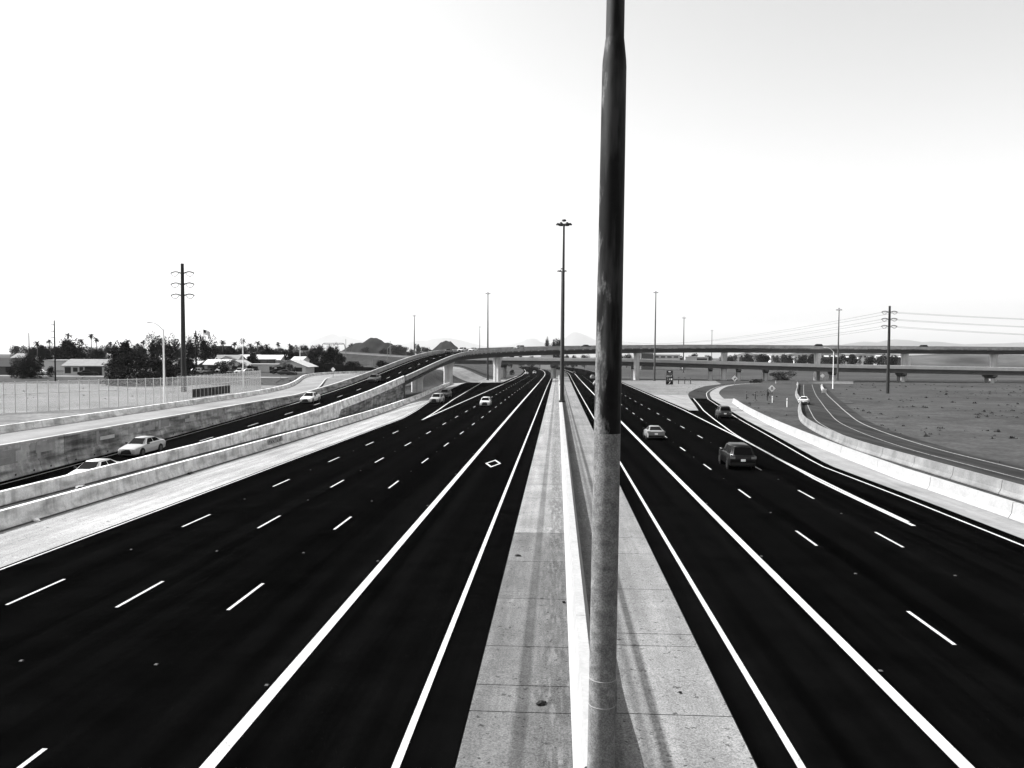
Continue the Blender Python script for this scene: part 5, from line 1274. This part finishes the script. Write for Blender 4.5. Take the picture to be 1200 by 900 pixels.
for i in range(160): tuft(rs_.uniform(-120, -48), rs_.uniform(300, 345), rs_.uniform(.2, .6))
tag(mb.build('desert_scrub', mat('dry_scrub', .03, .95, .02, 1.5, .5, 1.8, coords='World')), 'low dry desert scrub scattered over the open ground', 'scrub', kind='stuff')
# buttes and mountains -----------------------------------------------------------------------
def butte(name, label, D, sil, depth, material, seed, zb=-20, cat='hill', amp=.07):
    """rounded hill whose height follows a ridge profile (px, y of the crest), built as a height field with its own depth"""
    x0, x1 = KX(sil[0][0]) * D, KX(sil[-1][0]) * D; nx, ny = 90, 26; P = []; F = []
    for j in range(ny + 1):
        v = j / ny * 2 - 1; fall = max(0, 1 - abs(v) ** 1.6)
        for i in range(nx + 1):
            px = sil[0][0] + (sil[-1][0] - sil[0][0]) * i / nx; x = KX(px) * D
            h = CAM_H + (409.5 - L1(px, sil)) * D / 941.0
            y = D + v * depth; n_ = noise.fractal(Vector((x / (x1 - x0) * 7 + seed, y / depth * 2.2, seed)), 1.0, 2.0, 6)
            P.append((x, y, zb + max(0, (h - zb)) * fall * (1 + amp * n_)))
    for j in range(ny):
        for i in range(nx): q = j * (nx + 1) + i; F.append((q, q + 1, q + nx + 2, q + nx + 1))
    return tag(MB().add(P, F).build(name, material, None, True), kind='structure')
butte('hill', '', 1700, [(402, 414), (408, 408), (413, 405), (418, 402.3), (422, 401.4), (426, 401.6), (429, 400), (432, 397.6), (436, 396.2), (441, 396), (445, 397.4), (448, 400.2), (451, 402.4), (455, 402), (459, 403.8), (463, 407), (468, 409.5), (480, 414)], 130, ROCK, 1.0)
butte('hill', '', 1900, [(500, 414), (508, 409.5), (513, 405), (518, 401), (521, 399.2), (524, 398.8), (528, 400.4), (532, 403.6), (536, 407.2), (540, 411), (545, 414)], 90, ROCK, 5.0)
butte('hill', '', 1500, [(850, 421), (862, 416), (870, 413), (877, 411.6), (884, 413), (892, 416), (905, 416.5), (918, 414), (932, 412.2), (950, 411.5), (975, 411), (990, 413.5), (1020, 412), (1060, 414), (1120, 411), (1200, 413)], 160, ROCK2, 9.0, zb=-14)
def mountain(sil, D, seed, depth=2500): butte('mountain', '', D, sil, depth, MOUNT, seed, zb=-250, amp=.04)
mountain([(250, 409), (300, 408), (345, 405), (368, 399), (380, 395), (390, 391), (398, 394.5), (405, 394), (415, 397), (440, 403), (480, 407)], 28000, 2.0)
mountain([(455, 408), (478, 402), (490, 399), (500, 400), (510, 396.5), (525, 396), (540, 398.5), (552, 402), (575, 407)], 28000, 3.0)
mountain([(570, 408), (595, 405), (612, 400), (619, 396), (628, 396), (634, 401), (655, 402), (664, 394), (671, 388.5), (678, 389), (688, 393), (698, 398), (720, 401), (760, 403), (800, 402), (840, 404), (900, 405)], 28000, 4.0)
mountain([(900, 408), (960, 405), (978, 401), (984, 402.5), (1000, 400), (1012, 398.5), (1030, 400), (1046, 396), (1062, 396.5), (1075, 399), (1095, 398.5), (1130, 401), (1200, 399), (1260, 404)], 17000, 6.0)

# the air: far things fade towards white
HZ = bpy.data.materials.new('haze'); HZ.use_nodes = True; hn = HZ.node_tree.nodes; hl = HZ.node_tree.links
hn.remove(hn['Principled BSDF']); pv_ = hn.new('ShaderNodeVolumePrincipled'); pv_.inputs['Color'].default_value = (.95, .95, .95, 1); pv_.inputs['Density'].default_value = HAZE_D
pv_.inputs['Anisotropy'].default_value = .2; hl.new(pv_.outputs[0], hn['Material Output'].inputs['Volume'])
MB().box((0, 14500, 310), (56000, 35400, 1220)).build('haze', HZ)['kind'] = 'stuff'
